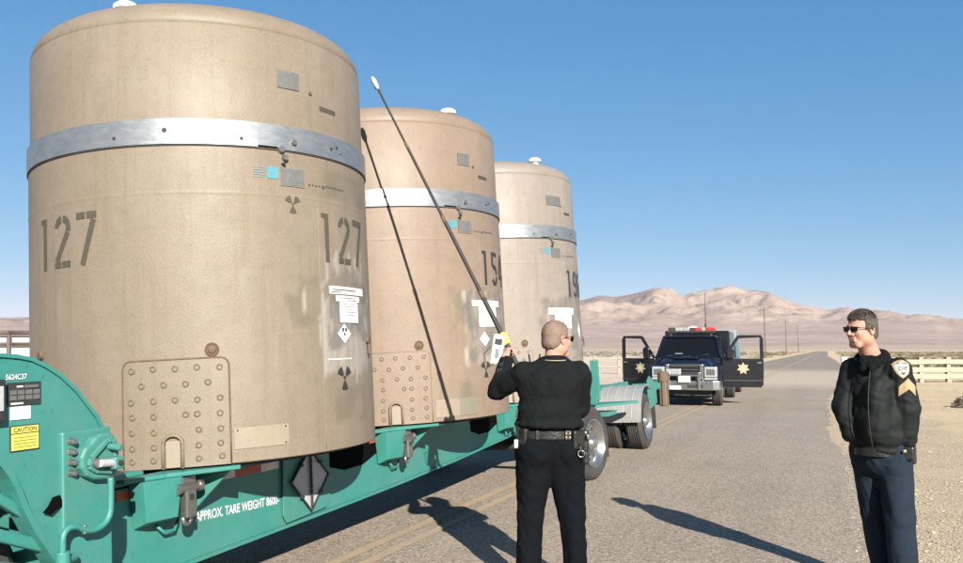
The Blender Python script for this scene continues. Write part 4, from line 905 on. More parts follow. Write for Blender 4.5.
def wheel(parent, M, r=.46, wd=.27, rimr=.29, prot=.03, name='wheel'):
    """axis along local Y, outer face at -Y"""
    e = bpy.data.objects.new(name, None); C.objects.link(e); e.parent = parent; e.matrix_local = M
    RX = Matrix.Rotation(PI/2, 4, 'X')   # z -> -y
    prof = [(rimr, wd/2-.01), (rimr+.03, wd/2), (r*.90, wd/2), (r-.015, wd/2-.025), (r, wd/2-.05)]
    g = [-wd/2+.05+(wd-.1)*k/5 for k in range(6)][::-1]
    for k in range(5):
        a, b2 = g[k], g[k+1]; m_ = (a+b2)/2; prof += [(r, a-.004 if k else a), (r, m_+.010), (r-.012, m_+.006), (r-.012, m_-.006), (r, m_-.010)]
    prof += [(r, -wd/2+.05), (r-.015, -wd/2+.025), (r*.9, -wd/2), (rimr+.03, -wd/2), (rimr, -wd/2+.01)]
    bm = B(); lathe(bm, prof, 56, RX); smart(obj('tyre', bm, RUBBER, e), 30)
    bm = B(); lathe(bm, [(rimr+.012, wd/2+.006), (rimr, wd/2+.008), (rimr-.012, wd/2-.01), (rimr-.03, wd/2-.03), (rimr-.05, wd/2-.075), (.17, wd/2-.085), (.14, wd/2-.06), (.10, wd/2-.055), (.085, wd/2-.01), (.06, wd/2+.015), (.001, wd/2+.02)], 48, RX)
    smart(obj('rim', bm, CHROME, e), 30)
    bm = B()
    for k in range(10):
        a = 2*PI*k/10; bar(bm, (.125*math.cos(a), -(wd/2-.06), .125*math.sin(a)), (.125*math.cos(a), -(wd/2-.03), .125*math.sin(a)), .012, n=6)
    obj('lug_nuts', bm, STEEL, e)
    bm = B()
    for k in range(10):
        a = 2*PI*(k+.5)/10; bar(bm, (.205*math.cos(a), -(wd/2-.084), .205*math.sin(a)), (.205*math.cos(a), -(wd/2-.078), .205*math.sin(a)), .022, n=10)
    obj('hand_holes', bm, BLACK, e)
    return e
for sg in (1, -1):
    F_ = Matrix.Identity(4) if sg == 1 else Matrix.Rotation(PI, 4, 'Z')
    wheel(trl, Matrix.Translation(V(5.36, sg*1.22, .325)) @ F_ @ Matrix.Rotation(R(-9 if sg == 1 else 0), 4, 'Z'))
    wheel(trl, Matrix.Translation(V(8.9, sg*1.09, .285)) @ F_)
    wheel(trl, Matrix.Translation(V(8.9, sg*.70, .285)) @ F_)
for u in (5.36, 8.9):
    bm = B(); bar(bm, V(u, -1.1, .30), V(u, 1.1, .30), .06); tr('axle', bm, BLACK, bevel=0)
# hauling tractor wheels just inside the gooseneck arch, frame and tank
trk = empty('road_tractor', 'dark rear end of the hauling tractor inside the gooseneck arch at lower left', 'truck', M=TR)
for sg in (1, -1):
    F_ = Matrix.Identity(4) if sg == 1 else Matrix.Rotation(PI, 4, 'Z')
    for u in (-2.62, -3.95): wheel(trk, Matrix.Translation(V(u, sg*.56, .52)) @ F_, .50, .28, .29)
bm = B()
for sg in (1, -1): beam(bm, V(-7, sg*.40, .85), V(-2.35, sg*.40, .85), .09, .25)
obj('chassis_rail', bm, BLACK, trk)
bm = B(); lathe(bm, [(.001, 1.16), (.48, 1.16), (.48, 1.20), (.001, 1.21)], 32, Matrix.Translation(V(-3.4, 0, 0))); obj('fifth_wheel', bm, BLACK, trk)
bm = B(); prism(bm, [(-3.7, .38), (-2.13, .38), (-2.13, .9), (-2.25, 1.12), (-2.5, 1.24), (-3.7, 1.24)], .02, XZ(.40)); obj('gap_shade_panel', bm, SHADE, trk)  # added black sheet, paints the shade seen through the gooseneck gaps

# ------------------------------------------------------------------ police truck
tk_dir = math.atan2(-0.30, 1.0)
PT = Matrix.Translation((5.74, 23.95, 0)) @ Matrix.Rotation(R(-19), 4, 'Z')       # local: x right as seen, y away from the camera, z up
pt = empty('patrol_truck', 'dark blue-black patrol truck facing the camera with both doors open', 'truck', M=PT)
def K(name, bm, m=BLACKP, parent=None, bevel=.0, **k): return obj(name, bm, m, parent or pt, bevel=bevel, **k)
def loft(rings):
    bm = B(); rows = [[bm.verts.new(p) for p in r] for r in rings]; n = len(rows[0])
    for j in range(len(rows)-1):
        for k in range(n): bm.faces.new((rows[j][k], rows[j][(k+1) % n], rows[j+1][(k+1) % n], rows[j+1][k]))
    bm.faces.new(rows[0]); bm.faces.new(rows[-1][::-1]); return bm
def sec(y, w, z0, z1, r=.08, wt=None):
    wt = wt if wt is not None else w
    return [(-w, y, z0), (-w, y, (z0+z1)/2), (-wt, y, z1-r), (-wt+r, y, z1), (0, y, z1+.02), (wt-r, y, z1), (wt, y, z1-r), (w, y, (z0+z1)/2), (w, y, z0)]
hood = K('hood', loft([sec(.24, .80, .95, 1.18, .12, .66), sec(.30, .88, .95, 1.26, .14, .72), sec(.45, .92, .95, 1.32, .16, .76), sec(.9, .94, .95, 1.38, .16, .80), sec(1.25, .95, .95, 1.42, .15, .83), sec(1.47, .95, .95, 1.43, .12, .85)]), NAVYP, bevel=.03, seg=3); smart(hood, 50)
bm = B()
prism(bm, [(-.34, .40), (.34, .40), (.46, 1.42), (-.46, 1.42)], .045, Matrix.Translation((0, 0, 1.315)) @ Matrix.Rotation(R(5.6), 4, 'X')); K('hood_bulge', bm, NAVYP, hood, bevel=.035, seg=3)
# fenders left and right with wheel cut
for sx in (-1, 1):
    poly = [(.18, .62), (.42, .62)]+[(.86+.50*math.cos(R(a)), .42+.50*math.sin(R(a))) for a in (155, 130, 105, 80, 55, 30, 10)]+[(1.42, .50), (1.50, .50), (1.50, 1.22), (.24, 1.17)]
    bm = B(); prism(bm, poly, .16, Matrix(((0, 0, sx, sx*.86), (1, 0, 0, 0), (0, 1, 0, 0), (0, 0, 0, 1)))); K('front_fender', bm, NAVYP, bevel=.03, seg=3)
# grille and lamps
bm = B(); box(bm, (0, .20, .98), (1.02, .10, .42)); gr = K('grille', bm, BLACK, bevel=.02)
for sx in (-1, 1):
    bm = B(); box(bm, (sx*.48, .135, .99), (.10, .06, .44)); K('grille_surround', bm, CHROME, gr, bevel=.02)
for z in (.84, .93, 1.02, 1.11, 1.19):
    bm = B(); box(bm, (0, .145, z), (.86, .04, .028)); K('grille_bar', bm, BLACKP if z != 1.19 else CHROME, gr, bevel=.006)
for sx in (-1, 1):
    bm = B(); box(bm, (sx*.73, .17, .99), (.36, .12, .30)); h = K('headlight', bm, LENS, bevel=.03, seg=3)
    bm = B(); box(bm, (sx*.73, .105, .99), (.24, .02, .17)); K('reflector', bm, CHROME, h, bevel=.02)
    bm = B(); box(bm, (sx*.73, .17, .80), (.36, .10, .06)); K('turn_signal', bm, LENS, bevel=.01)
# bumper, plate, push bar lamps
bm = B(); prism(bm, [(-1.02, .22), (-.98, .04), (-.80, -.04), (.80, -.04), (.98, .04), (1.02, .22)], .27, Matrix.Translation((0, 0, .48))); bp_ = K('front_bumper', bm, CHROME, bevel=.03, seg=3)
bm = B(); box(bm, (.02, -.10, .80), (.34, .03, .20)); K('number_plate', bm, TAGALU, bp_, bevel=.006)
bm = B(); box(bm, (-.28, -.06, 1.00), (.42, .08, .17)); K('push_bar_lamp', bm, LENS, bp_, bevel=.03)
for sx in (-.42, .42):
    bm = B(); box(bm, (sx, -.08, .74), (.07, .07, .50)); K('push_bar', bm, CHROME, bp_, bevel=.015)
bm = B(); box(bm, (0, -.09, .90), (.84, .05, .05)); K('push_bar', bm, CHROME, bp_, bevel=.01)
bm = B(); box(bm, (-.28, -.07, .55), (.40, .06, .10)); K('bumper_slot', bm, PAPER, bp_, bevel=.01)
bm = B(); box(bm, (.32, -.055, .60), (.42, .03, .08)); K('bumper_slot', bm, BLACK, bp_, bevel=.01)
bm = B(); box(bm, (0, .35, .40), (1.5, .3, .16)); K('valance', bm, BLACK)
# cab
roofz = 2.04
cab = K('cab', loft([[(-.98, 1.5, .45), (-.98, 1.5, 1.40), (.98, 1.5, 1.40), (.98, 1.5, .45)], [(-.98, 1.52, .45), (-.98, 1.52, 1.42), (.98, 1.52, 1.42), (.98, 1.52, .45)], [(-.98, 1.62, .45), (-.98, 1.62, 1.42), (.98, 1.62, 1.42), (.98, 1.62, .45)]]), NAVYP)
bm = B(); box(bm, (0, 2.45, .56), (1.86, 1.8, .10)); K('cab_floor', bm, BLACK)
bm = B(); box(bm, (0, 3.35, 1.2), (1.9, .06, 1.45)); K('cab_back', bm, BLACKP)
A0 = [(-.90, 1.50, 1.42), (.90, 1.50, 1.42), (.76, 2.05, 1.98), (-.76, 2.05, 1.98)]
bm = B(); vs_ = [bm.verts.new(p) for p in A0]; bm.faces.new(vs_); ws = K('windshield', bm, GLASS)
for sx in (-1, 1):
    bm = B(); beam(bm, (sx*.93, 1.47, 1.40), (sx*.78, 2.05, 2.0), .07, .07); K('a_pillar', bm, NAVYP, bevel=.015)
    bm = B(); beam(bm, (sx*.92, 3.3, .5), (sx*.80, 3.3, 2.0), .08, .10, (0, 1, 0)); K('b_pillar', bm, NAVYP, bevel=.015)
    bm = B(); beam(bm, (sx*.78, 2.05, 2.0), (sx*.80, 3.3, 2.02), .08, .07); K('roof_rail', bm, NAVYP, bevel=.015)
    bm = B(); box(bm, (sx*.95, 2.45, .52), (.10, 1.75, .18)); K('sill', bm, NAVYP, bevel=.02)
    bm = B(); box(bm, (sx*.45, 2.75, 1.05), (.55, .5, .28)); box(bm, (sx*.45, 3.02, 1.4), (.52, .14, .6)); K('seat', bm, BLACK, bevel=.04)
bm = B(); prism(bm, [(-.80, 2.0), (.80, 2.0), (.84, 3.38), (-.84, 3.38)], .06, Matrix.Translation((0, 0, 1.99))); K('roof', bm, NAVYP, bevel=.025)
bm = B(); box(bm, (0, 1.75, 1.35), (1.7, .4, .12)); K('dashboard', bm, BLACK, bevel=.03)
bm = B(); box(bm, (-.28, 1.548, 1.485), (.22, .006, .07), Matrix.Rotation(R(44), 3, 'X')); K('paper', bm, PAPER, ws)
for sx in (-.35, .35):
    bm = B(); beam(bm, (sx-.3, 1.50, 1.43), (sx+.25, 1.56, 1.49), .02, .015); K('wiper', bm, BLACK, ws)
# box body
bm = B(); box(bm, (.10, 4.95, 1.42), (2.02, 3.0, 1.62)); bx = K('box_body', bm, BLACKP, bevel=.03)
bm = B(); box(bm, (1.125, 4.95, 1.70), (.012, 2.9, .9)); K('side_panel', bm, BLUEL, bx)
for k in range(3):
    bm = B(); box(bm, (1.128, 3.95+k*.98, 1.05), (.014, .9, .40)); K('locker_door', bm, NAVYP, bx, bevel=.01)
# lightbar
lb = K('light_bar', box(B(), (.02, 2.5, 2.175), (1.46, .30, .05)), BLACK, bevel=.01)
xs_ = [(-.70, -.50, BLACK), (-.49, -.26, LENS), (-.25, -.05, LENS), (-.04, .10, BLACK), (.11, .30, REDL), (.31, .42, LENS), (.43, .73, REDL)]
for a, b2, m_ in xs_:
    bm = B(); box(bm, ((a+b2)/2+.02, 2.5, 2.255), (b2-a, .28, .11)); K('lamp_pod', bm, m_, lb, bevel=.02)
for sx in (-.6, .62):
    bm = B(); box(bm, (sx, 2.5, 2.10), (.08, .2, .12)); K('bracket', bm, BLACK, lb)
bm = B(); lathe(bm, [(.22, 0), (.18, .06), (.10, .10), (.001, .12)], 20, Matrix.Translation((-.05, 3.8, 2.28))); K('roof_dome', bm, WHITE, bx, smooth=True)
bm = B(); bar(bm, (.38, 3.5, 2.2), (.38, 3.5, 3.45), .018, .008, 6); K('whip_antenna', bm, BLACK, bx)
bm = B(); bar(bm, (.38, 3.5, 2.2), (.38, 3.5, 2.45), .03, n=8); K('antenna_base', bm, BLACK, bx)
def star(bm, cx, cz, r, d, M):
    pts = []
    for k in range(14):
        a = PI/2+k*PI/7; rr = r if k % 2 == 0 else r*.58; pts.append((cx+rr*math.cos(a), cz+rr*math.sin(a)))
    return prism(bm, pts, d, M)
def door(sx, deg, hx, hy):
    # local door frame: x = from hinge outwards to the rear edge, z up, thickness along y
    M = Matrix.Translation((hx, hy, 0)) @ Matrix.Rotation(R(deg), 4, 'Z')
    if sx < 0: M = M @ Matrix.Diagonal((-1, 1, 1, 1))
    e = bpy.data.objects.new('door', None); C.objects.link(e); e.parent = pt; e.matrix_local = Matrix.Identity(4)
    XZd = M @ Matrix(((1, 0, 0, 0), (0, 0, 1, -.03), (0, 1, 0, 0), (0, 0, 0, 1)))
    bm = B(); prism(bm, [(0, .60), (.06, .52), (1.10, .52), (1.16, .60), (1.18, 1.0), (1.18, 1.36), (0, 1.36)], .07, XZd); K('door_shell', bm, BLACKP, e, bevel=.02, seg=3)
    fr = [[(0, 1.362), (.08, 1.362), (.50, 1.96), (.44, 2.03)], [(.44, 2.03), (.50, 1.955), (1.08, 1.98), (1.12, 2.05), (.5, 2.05)], [(1.08, 1.978), (1.12, 2.048), (1.18, 1.95), (1.18, 1.362), (1.08, 1.362)]]
    for f in fr:
        bm = B(); prism(bm, f, .05, XZd); K('window_frame', bm, BLACKP, e)
    bm = B(); prism(bm, [(.09, 1.362), (1.078, 1.362), (1.078, 1.975), (.51, 1.952)], .006, XZd @ Matrix.Translation((0, 0, .02))); K('window', bm, CLEARG, e)
    bm = B(); star(bm, .60 if sx > 0 else .52, 1.07, .185, .006, XZd @ Matrix.Translation((0, 0, -.008))); st_ = K('star', bm, GOLD, e)
    bm = B(); lathe(bm, [(.001, .0), (.07, .0), (.07, .004)], 20, XZd @ Matrix.Translation((.60 if sx > 0 else .52, 1.07, -.010)) @ Matrix.Diagonal((1, 1, -1, 1))); K('star_seal', bm, PATCHW, st_)
    bm = B(); prism(bm, [(1.0, 1.22), (1.12, 1.22), (1.12, 1.26), (1.0, 1.26)], .03, XZd @ Matrix.Translation((0, 0, -.03))); K('handle', bm, CHROME, e, bevel=.006)
    bm = B(); prism(bm, [(.01, .70), (1.17, .70), (1.17, .735), (.01, .735)], .01, XZd @ Matrix.Translation((0, 0, -.01))); K('trim_strip', bm, BLACK, e)
    bm = B(); prism(bm, [(.13, 1.36), (.33, 1.36), (.35, 1.62), (.30, 1.70), (.17, 1.70), (.12, 1.62)], .12, XZd @ Matrix.Translation((0, 0, -.16))); mr_ = K('mirror', bm, BLACKP, e, bevel=.03, seg=3)
    bm = B(); prism(bm, [(.06, 1.44), (.14, 1.44), (.14, 1.50), (.06, 1.50)], .10, XZd @ Matrix.Translation((0, 0, -.08))); K('mirror_arm', bm, BLACK, mr_)
    return e
door(1, 6, .97, 1.45); door(-1, -24, -.97, 1.45)
def kwheel(x, y, sx, r=.43, wd=.28):
    e = wheel(pt, Matrix.Translation((x, y, r)) @ Matrix.Rotation(PI/2 if sx > 0 else -PI/2, 4, 'Z'), r, wd, .24)
for sx in (-1, 1):
    kwheel(sx*.86, .86, sx); kwheel(sx*1.02, 5.25, sx); kwheel(sx*.72, 5.25, sx)
bm = B(); bar(bm, (-.8, 5.25, .42), (.8, 5.25, .42), .09); K('rear_axle', bm, BLACK)
bm = B()
for sx in (-1, 1): box(bm, (sx*.42, 3.2, .5), (.1, 6, .16))
K('chassis', bm, BLACK)
# van behind the truck
vn = empty('delivery_van', 'white and pale blue box van half hidden behind the patrol truck', 'van', M=Matrix.Translation((8.95, 32.4, 0)) @ Matrix.Rotation(R(-19), 4, 'Z'))
bm = B(); box(bm, (.05, 2.8, 1.50), (1.5, 4.2, 1.80)); K('cargo_box', bm, mat('van_grey_white', (0.22, 0.25, 0.265), .5), vn, bevel=.04)
bm = B(); box(bm, (.05, .694, 1.15), (1.48, .01, 1.1)); K('front_panel', bm, BLUEL, vn)
K('cab', loft([[(-.9, -.9, .45), (-.9, -.9, 1.15), (.9, -.9, 1.15), (.9, -.9, .45)], [(-.95, -.4, .45), (-.95, -.4, 1.3), (.95, -.4, 1.3), (.95, -.4, .45)], [(-.95, .1, .45), (-.85, .1, 1.95), (.85, .1, 1.95), (.95, .1, .45)], [(-.95, .68, .45), (-.85, .68, 2.0), (.85, .68, 2.0), (.95, .68, .45)]]), BLUEL, vn, bevel=.03)
bm = B(); vs_ = [bm.verts.new(p) for p in [(-.82, -.42, 1.33), (.82, -.42, 1.33), (.76, .05, 1.88), (-.76, .05, 1.88)]]; bm.faces.new(vs_); K('windshield', bm, GLASS, vn)
bm = B(); box(bm, (0, -.93, .60), (1.9, .12, .2)); K('bumper', bm, BLACK, vn, bevel=.02)
for sx in (-1, 1):
    bm = B(); box(bm, (sx*.7, -.92, .92), (.28, .05, .18)); K('headlight', bm, LENS, vn, bevel=.02)
    for y in (0, 4.2): wheel(vn, Matrix.Translation((sx*.85, y, .38)) @ Matrix.Rotation(PI/2 if sx > 0 else -PI/2, 4, 'Z'), .38, .22, .22)

# ------------------------------------------------------------------ people: signed-distance bodies polygonised with surface nets
def smin(a, b, k):
    h = np.clip(0.5+0.5*(b-a)/k, 0, 1); return b*(1-h)+a*h-k*h*(1-h)
class Field:
    def __init__(s, lo, hi, vox):
        s.lo = np.array(lo, float); s.v = vox; s.n = np.ceil((np.array(hi)-s.lo)/vox).astype(int)+1; s.D = np.full(s.n, 0.5, dtype=np.float32)
    def region(s, lo, hi):
        i0 = np.clip(np.floor((np.array(lo)-s.lo)/s.v).astype(int), 0, s.n); i1 = np.clip(np.ceil((np.array(hi)-s.lo)/s.v).astype(int)+1, 0, s.n)
        sl_ = tuple(slice(a, b) for a, b in zip(i0, i1)); g = [s.lo[k]+s.v*np.arange(i0[k], i1[k]) for k in range(3)]
        return sl_, np.meshgrid(*g, indexing='ij')
    def apply(s, lo, hi, fn, k, sub=False, mg=0.09):
        sl_, (X, Y, Z) = s.region(np.array(lo)-mg, np.array(hi)+mg)
        if X.size == 0: return
        d = fn(X, Y, Z).astype(np.float32)
        if sub: s.D[sl_] = -smin(-s.D[sl_], d, k)
        else: s.D[sl_] = smin(s.D[sl_], d, k)
    def cap(s, a, b, ra, rb=None, k=0.03, sub=False, sc=None):
        rb = ra if rb is None else rb; a, b = np.array(a, float), np.array(b, float); ab = b-a; L2 = max(ab@ab, 1e-9); rm_ = max(ra, rb)
        def f(X, Y, Z):
            t = np.clip(((X-a[0])*ab[0]+(Y-a[1])*ab[1]+(Z-a[2])*ab[2])/L2, 0, 1)
            return np.sqrt((X-a[0]-t*ab[0])**2+(Y-a[1]-t*ab[1])**2+(Z-a[2]-t*ab[2])**2)-(ra+(rb-ra)*t)
        s.apply(np.minimum(a, b)-rm_, np.maximum(a, b)+rm_, f, k, sub)
    def ell(s, c, r, k=0.03, rot=None, sub=False):
        c = np.array(c, float); r = np.array(r, float); m = np.array(rot) if rot is not None else np.eye(3)
        def f(X, Y, Z):
            P = np.stack([X-c[0], Y-c[1], Z-c[2]], -1) @ m      # world -> local (columns of m are local axes)
            k0 = np.sqrt(((P/r)**2).sum(-1)); k1 = np.sqrt(((P/r**2)**2).sum(-1))+1e-9; return k0*(k0-1)/k1
        R_ = r.max(); s.apply(c-R_, c+R_, f, k, sub)
    def cut(s, fn):
        g = [s.lo[k]+s.v*np.arange(s.n[k]) for k in range(3)]; X, Y, Z = np.meshgrid(*g, indexing='ij'); s.D = np.maximum(s.D, fn(X, Y, Z).astype(np.float32))
    def wrinkle(s, amp, f0, seed, stretch=(1, 1, 1), octs=3):
        r_ = np.random.default_rng(seed); g = [s.lo[k]+s.v*np.arange(s.n[k]) for k in range(3)]; X, Y, Z = np.meshgrid(*g, indexing='ij'); X = X*stretch[0]; Y = Y*stretch[1]; Z = Z*stretch[2]
        m = np.abs(s.D) < 0.05; x, y, z = X[m], Y[m], Z[m]; acc = np.zeros_like(x); wx = np.sin(7*x+5*z+1)*.06+np.sin(13*y-9*z)*.03; wz = np.sin(9*x-6*y+2)*.05+np.sin(15*z+4*x)*.025
        for o in range(octs):
            for _ in range(3):
                d = r_.normal(size=3); d /= np.linalg.norm(d); ph = r_.random()*6.28; fr_ = f0*1.8**o
                q = fr_*(d[0]*(x+wx)+d[1]*y+d[2]*(z+wz))+ph
                acc += (1-2*np.abs(np.sin(q)))*(0.6**o)/3
        s.D[m] += (amp*acc).astype(np.float32)
    def mesh(s, name):
        D = s.D; D[0] = D[-1] = .1; D[:, 0] = D[:, -1] = .1; D[:, :, 0] = D[:, :, -1] = .1
        neg = D < 0; nx, ny, nz = D.shape; cnt = np.zeros((nx-1, ny-1, nz-1), np.int8); offs = [(i, j, k) for i in (0, 1) for j in (0, 1) for k in (0, 1)]
        for i, j, k in offs: cnt += neg[i:nx-1+i, j:ny-1+j, k:nz-1+k]
        I, J, K_ = np.nonzero((cnt > 0) & (cnt < 8)); idx = np.full(cnt.shape, -1, np.int64); idx[I, J, K_] = np.arange(len(I))
        acc = np.zeros((len(I), 3)); c_ = np.zeros(len(I)); val = {o: D[I+o[0], J+o[1], K_+o[2]].astype(float) for o in offs}
        for a in offs:
            for ax in range(3):
                if a[ax] == 0:
                    b2 = list(a); b2[ax] = 1; b2 = tuple(b2); va, vb = val[a], val[b2]; m = (va < 0) != (vb < 0); t = np.where(m, va/(va-vb+1e-12*(va == vb)), 0)
                    p = np.tile(np.array(a, float), (len(I), 1)); p[:, ax] += t; acc[m] += p[m]; c_[m] += 1
        P = (np.stack([I, J, K_], 1)+acc/c_[:, None])*s.v+s.lo; quads = []
        for ax in range(3):
            u, v_ = [(1, 2), (2, 0), (0, 1)][ax]; sh = [slice(None)]*3; s0 = list(sh); s1 = list(sh); s0[ax] = slice(0, -1); s1[ax] = slice(1, None)
            d = neg[tuple(s0)] != neg[tuple(s1)]; e = np.array(np.nonzero(d)).T; ok = (e[:, u] > 0) & (e[:, v_] > 0) & (e[:, u] < D.shape[u]-1) & (e[:, v_] < D.shape[v_]-1); e = e[ok]; inside = neg[tuple(e.T)]
            def cid(du, dv): q = e.copy(); q[:, u] -= du; q[:, v_] -= dv; return idx[tuple(q.T)]
            q = np.stack([cid(1, 1), cid(0, 1), cid(0, 0), cid(1, 0)], 1); q[~inside] = q[~inside][:, ::-1]; quads.append(q)
        Q = np.concatenate(quads); me = bpy.data.meshes.new(name); me.vertices.add(len(P)); me.vertices.foreach_set('co', P.ravel()); me.loops.add(Q.size); me.loops.foreach_set('vertex_index', Q.ravel().astype(np.int32))
        me.polygons.add(len(Q)); me.polygons.foreach_set('loop_start', np.arange(0, Q.size, 4, dtype=np.int32)); me.polygons.foreach_set('loop_total', np.full(len(Q), 4, dtype=np.int32)); me.polygons.foreach_set('use_smooth', np.ones(len(Q), dtype=bool)); me.update(); me.validate(); return me
def frame(face, lean=(0, 0, 1)):
    f = Vector(face).normalized(); u = (Vector(lean)-f*Vector(lean).dot(f)).normalized(); r = f.cross(u).normalized()
    return Matrix((r, f, u)).transposed()      # columns: right, forward, up
def head_prims(F, c, M, hs=1.0, jowl=1.0, neck_to=None):
    H = lambda x, y, z: tuple(Vector(c)+M @ Vector((x*hs, y*hs, z*hs))); rot = np.array(M); e = lambda p, r, k, sub=False: F.ell(H(*p), np.array(r)*hs, k, rot, sub)
    e((0, -.012, .032), (.076, .097, .088), .02); e((0, .018, -.035), (.061*jowl, .070, .082), .03)
    F.cap(H(-.022, .058, -.098), H(.022, .058, -.098), .024*hs, k=.02)
    for sx in (-1, 1):
        e((sx*.046*jowl, .0, -.062), (.026, .045, .034), .025); e((sx*.036, .060, -.024), (.024, .024, .026), .02)
        e((sx*.078, -.012, -.006), (.010, .020, .033), .004); e((sx*.083, -.010, .002), (.006, .013, .022), .004, True); e((sx*.031, .096, .006), (.019, .014, .012), .008, True)
        e((sx*.031, .084, .004), (.013, .011, .011), .003); F.cap(H(sx*.013, .100, -.030), H(sx*.010, .092, -.030), .009*hs, k=.006)
        F.cap(H(sx*.012, .088, .026), H(sx*.045, .074, .022), .010*hs, k=.012)
    F.cap(H(0, .086, .014), H(0, .113, -.024), .008*hs, .012*hs, k=.012)
    F.cap(H(-.020, .086, -.056), H(.020, .086, -.056), .008*hs, k=.007); F.cap(H(-.018, .085, -.070), H(.018, .085, -.070), .009*hs, k=.007)
    F.cap(H(-.022, .096, -.063), H(.022, .096, -.063), .0035*hs, k=.003, sub=True)
    n1 = neck_to or H(0, -.04, -.21); F.cap(H(0, -.022, -.07), n1, .056*hs, .068*hs, k=.03)
def hair_mesh(c, M, hs, mode):
    F = Field(Vector(c)-Vector((.16, .16, .14)), Vector(c)+Vector((.16, .16, .18)), .0042); H = lambda x, y, z: tuple(Vector(c)+M @ Vector((x*hs, y*hs, z*hs))); rot = np.array(M)
    th_ = .0035 if mode == 'crop' else .0065
    F.ell(H(0, -.012, .032), np.array((.076+th_, .097+th_, .088+th_*(1.0 if mode == 'crop' else 2.2)))*hs, .02, rot); F.ell(H(0, -.045, -.025), np.array((.066+th_*.6, .062+th_*.6, .062))*hs, .02, rot)
    if mode != 'crop':
        F.wrinkle(.0025, 60, 3, (1, 1, .5), 2)
    else: F.wrinkle(.0010, 120, 4, octs=2)
    Mi = M.inverted(); cc = Vector(c); m = np.array(Mi)
    def cutf(X, Y, Z):
        P = np.stack([X-cc.x, Y-cc.y, Z-cc.z], -1) @ m.T / hs; x, y, z = P[..., 0], P[..., 1], P[..., 2]
        line = np.where(y > .02, .062+.35*(y-.02)*0+(y-.02)*.15, .062-(.02-y)*1.9); line = np.maximum(line, -.062)       # hairline falls behind the ear
        side = np.where((np.abs(x) > .05) & (y > -.02) & (y < .035), -.065, 0)                                          # sideburn
        line = line+side*np.clip((np.abs(x)-.05)/.02, 0, 1)
        rag = .004*np.sin(x*260)+.003*np.sin(y*310+z*90)
        return (line+rag-z)*0.8
    F.cut(cutf); return F.mesh('hair')
def strands(name, src, m, parent, c, M, n, mode, seed):
    r_ = random.Random(seed); me = src; vs = []; fs = []; Mi = M.inverted(); cc = Vector(c)
    polys = me.polygons; N_ = len(polys)
    for _ in range(n):
        p = polys[r_.randrange(N_)]; q = Vector(p.center); nn = Vector(p.normal); l_ = Mi @ (q-cc)
        if nn.dot(q-cc) < 0: nn = -nn
        if mode == 'crop': L = r_.uniform(.002, .0055); d = (nn*.9+M @ Vector((0, .25, -.2))).normalized(); wd = .0009
        else:
            top = max(0, min(1, (l_.z-.06)/.05)); front = max(0, min(1, (l_.y-.02)/.06))
            L = (.005+.009*top+.009*top*front)*r_.uniform(.6, 1.15); d = (nn*(.45+.35*top)+M @ Vector((0, .55*top, -.55*(1-top)+.25*top*front))).normalized(); wd = .0013
        d = (d+Vector((r_.gauss(0, .16), r_.gauss(0, .16), r_.gauss(0, .16)))).normalized(); e = d.cross(Vector((r_.gauss(0, 1), r_.gauss(0, 1), r_.gauss(0, 1)))).normalized()*wd; q = q-nn*.001; k = len(vs)
        mid = q+d*L*.55; end = q+d*L+M @ Vector((0, .1, -.25))*L*.5; vs += [tuple(q-e), tuple(q+e), tuple(mid+e*.8), tuple(mid-e*.8), tuple(end)]; fs += [(k, k+1, k+2, k+3), (k+3, k+2, k+4)]
    me2 = bpy.data.meshes.new(name); me2.from_pydata(vs, [], fs); return stuff(link(name, me2, m, parent))
def hand(F, wr, d, pn, side, curl=(40, 55, 35), k=.008, s=1.0, thumb_curl=35):
    """wr wrist, d towards the fingers, pn palm normal, side = +1/-1 thumb side along d x pn"""
    d = Vector(d).normalized(); pn = (Vector(pn)-d*Vector(pn).dot(d)).normalized(); sd = d.cross(pn).normalized()*side; w0 = Vector(wr)
    rot = np.array(Matrix((sd, d, pn)).transposed()); F.ell(w0+d*.050*s, np.array((.042, .055, .017))*s, .015, rot); F.cap(w0-d*.03, w0+d*.02, .027*s, .028*s, .02)
    for j, (o, ln, r) in enumerate(((.030, .95, .0092), (.010, 1.05, .0096), (-.011, .98, .0092), (-.031, .78, .0080))):
        p = w0+d*(.092 if j < 3 else .084)*s+sd*o*s; a = 0.0
        F.cap(w0+d*.05*s+sd*o*.8*s, p, r*1.15*s, r*1.05*s, k)
        for c_, L in zip(curl, (.042, .027, .022)):
            a += R(c_+j*3); q = p+(d*math.cos(a)+pn*math.sin(a))*L*ln*s; F.cap(p, q, r*s, r*.9*s, .004); p = q
    p = w0+d*.020*s+sd*.030*s; a = R(thumb_curl); q = p+(d*.75+sd*.62).normalized()*.042*s; F.cap(p, q, .0125*s, .011*s, k); q2 = q+(d*.8+sd*.15+pn*math.sin(a)*1.2).normalized()*.032*s; F.cap(q, q2, .011*s, .009*s, .005)
    q3 = q2+(d*.7-sd*.2+pn*math.sin(a)*1.4).normalized()*.024*s; F.cap(q2, q3, .009*s, .0075*s, .004)
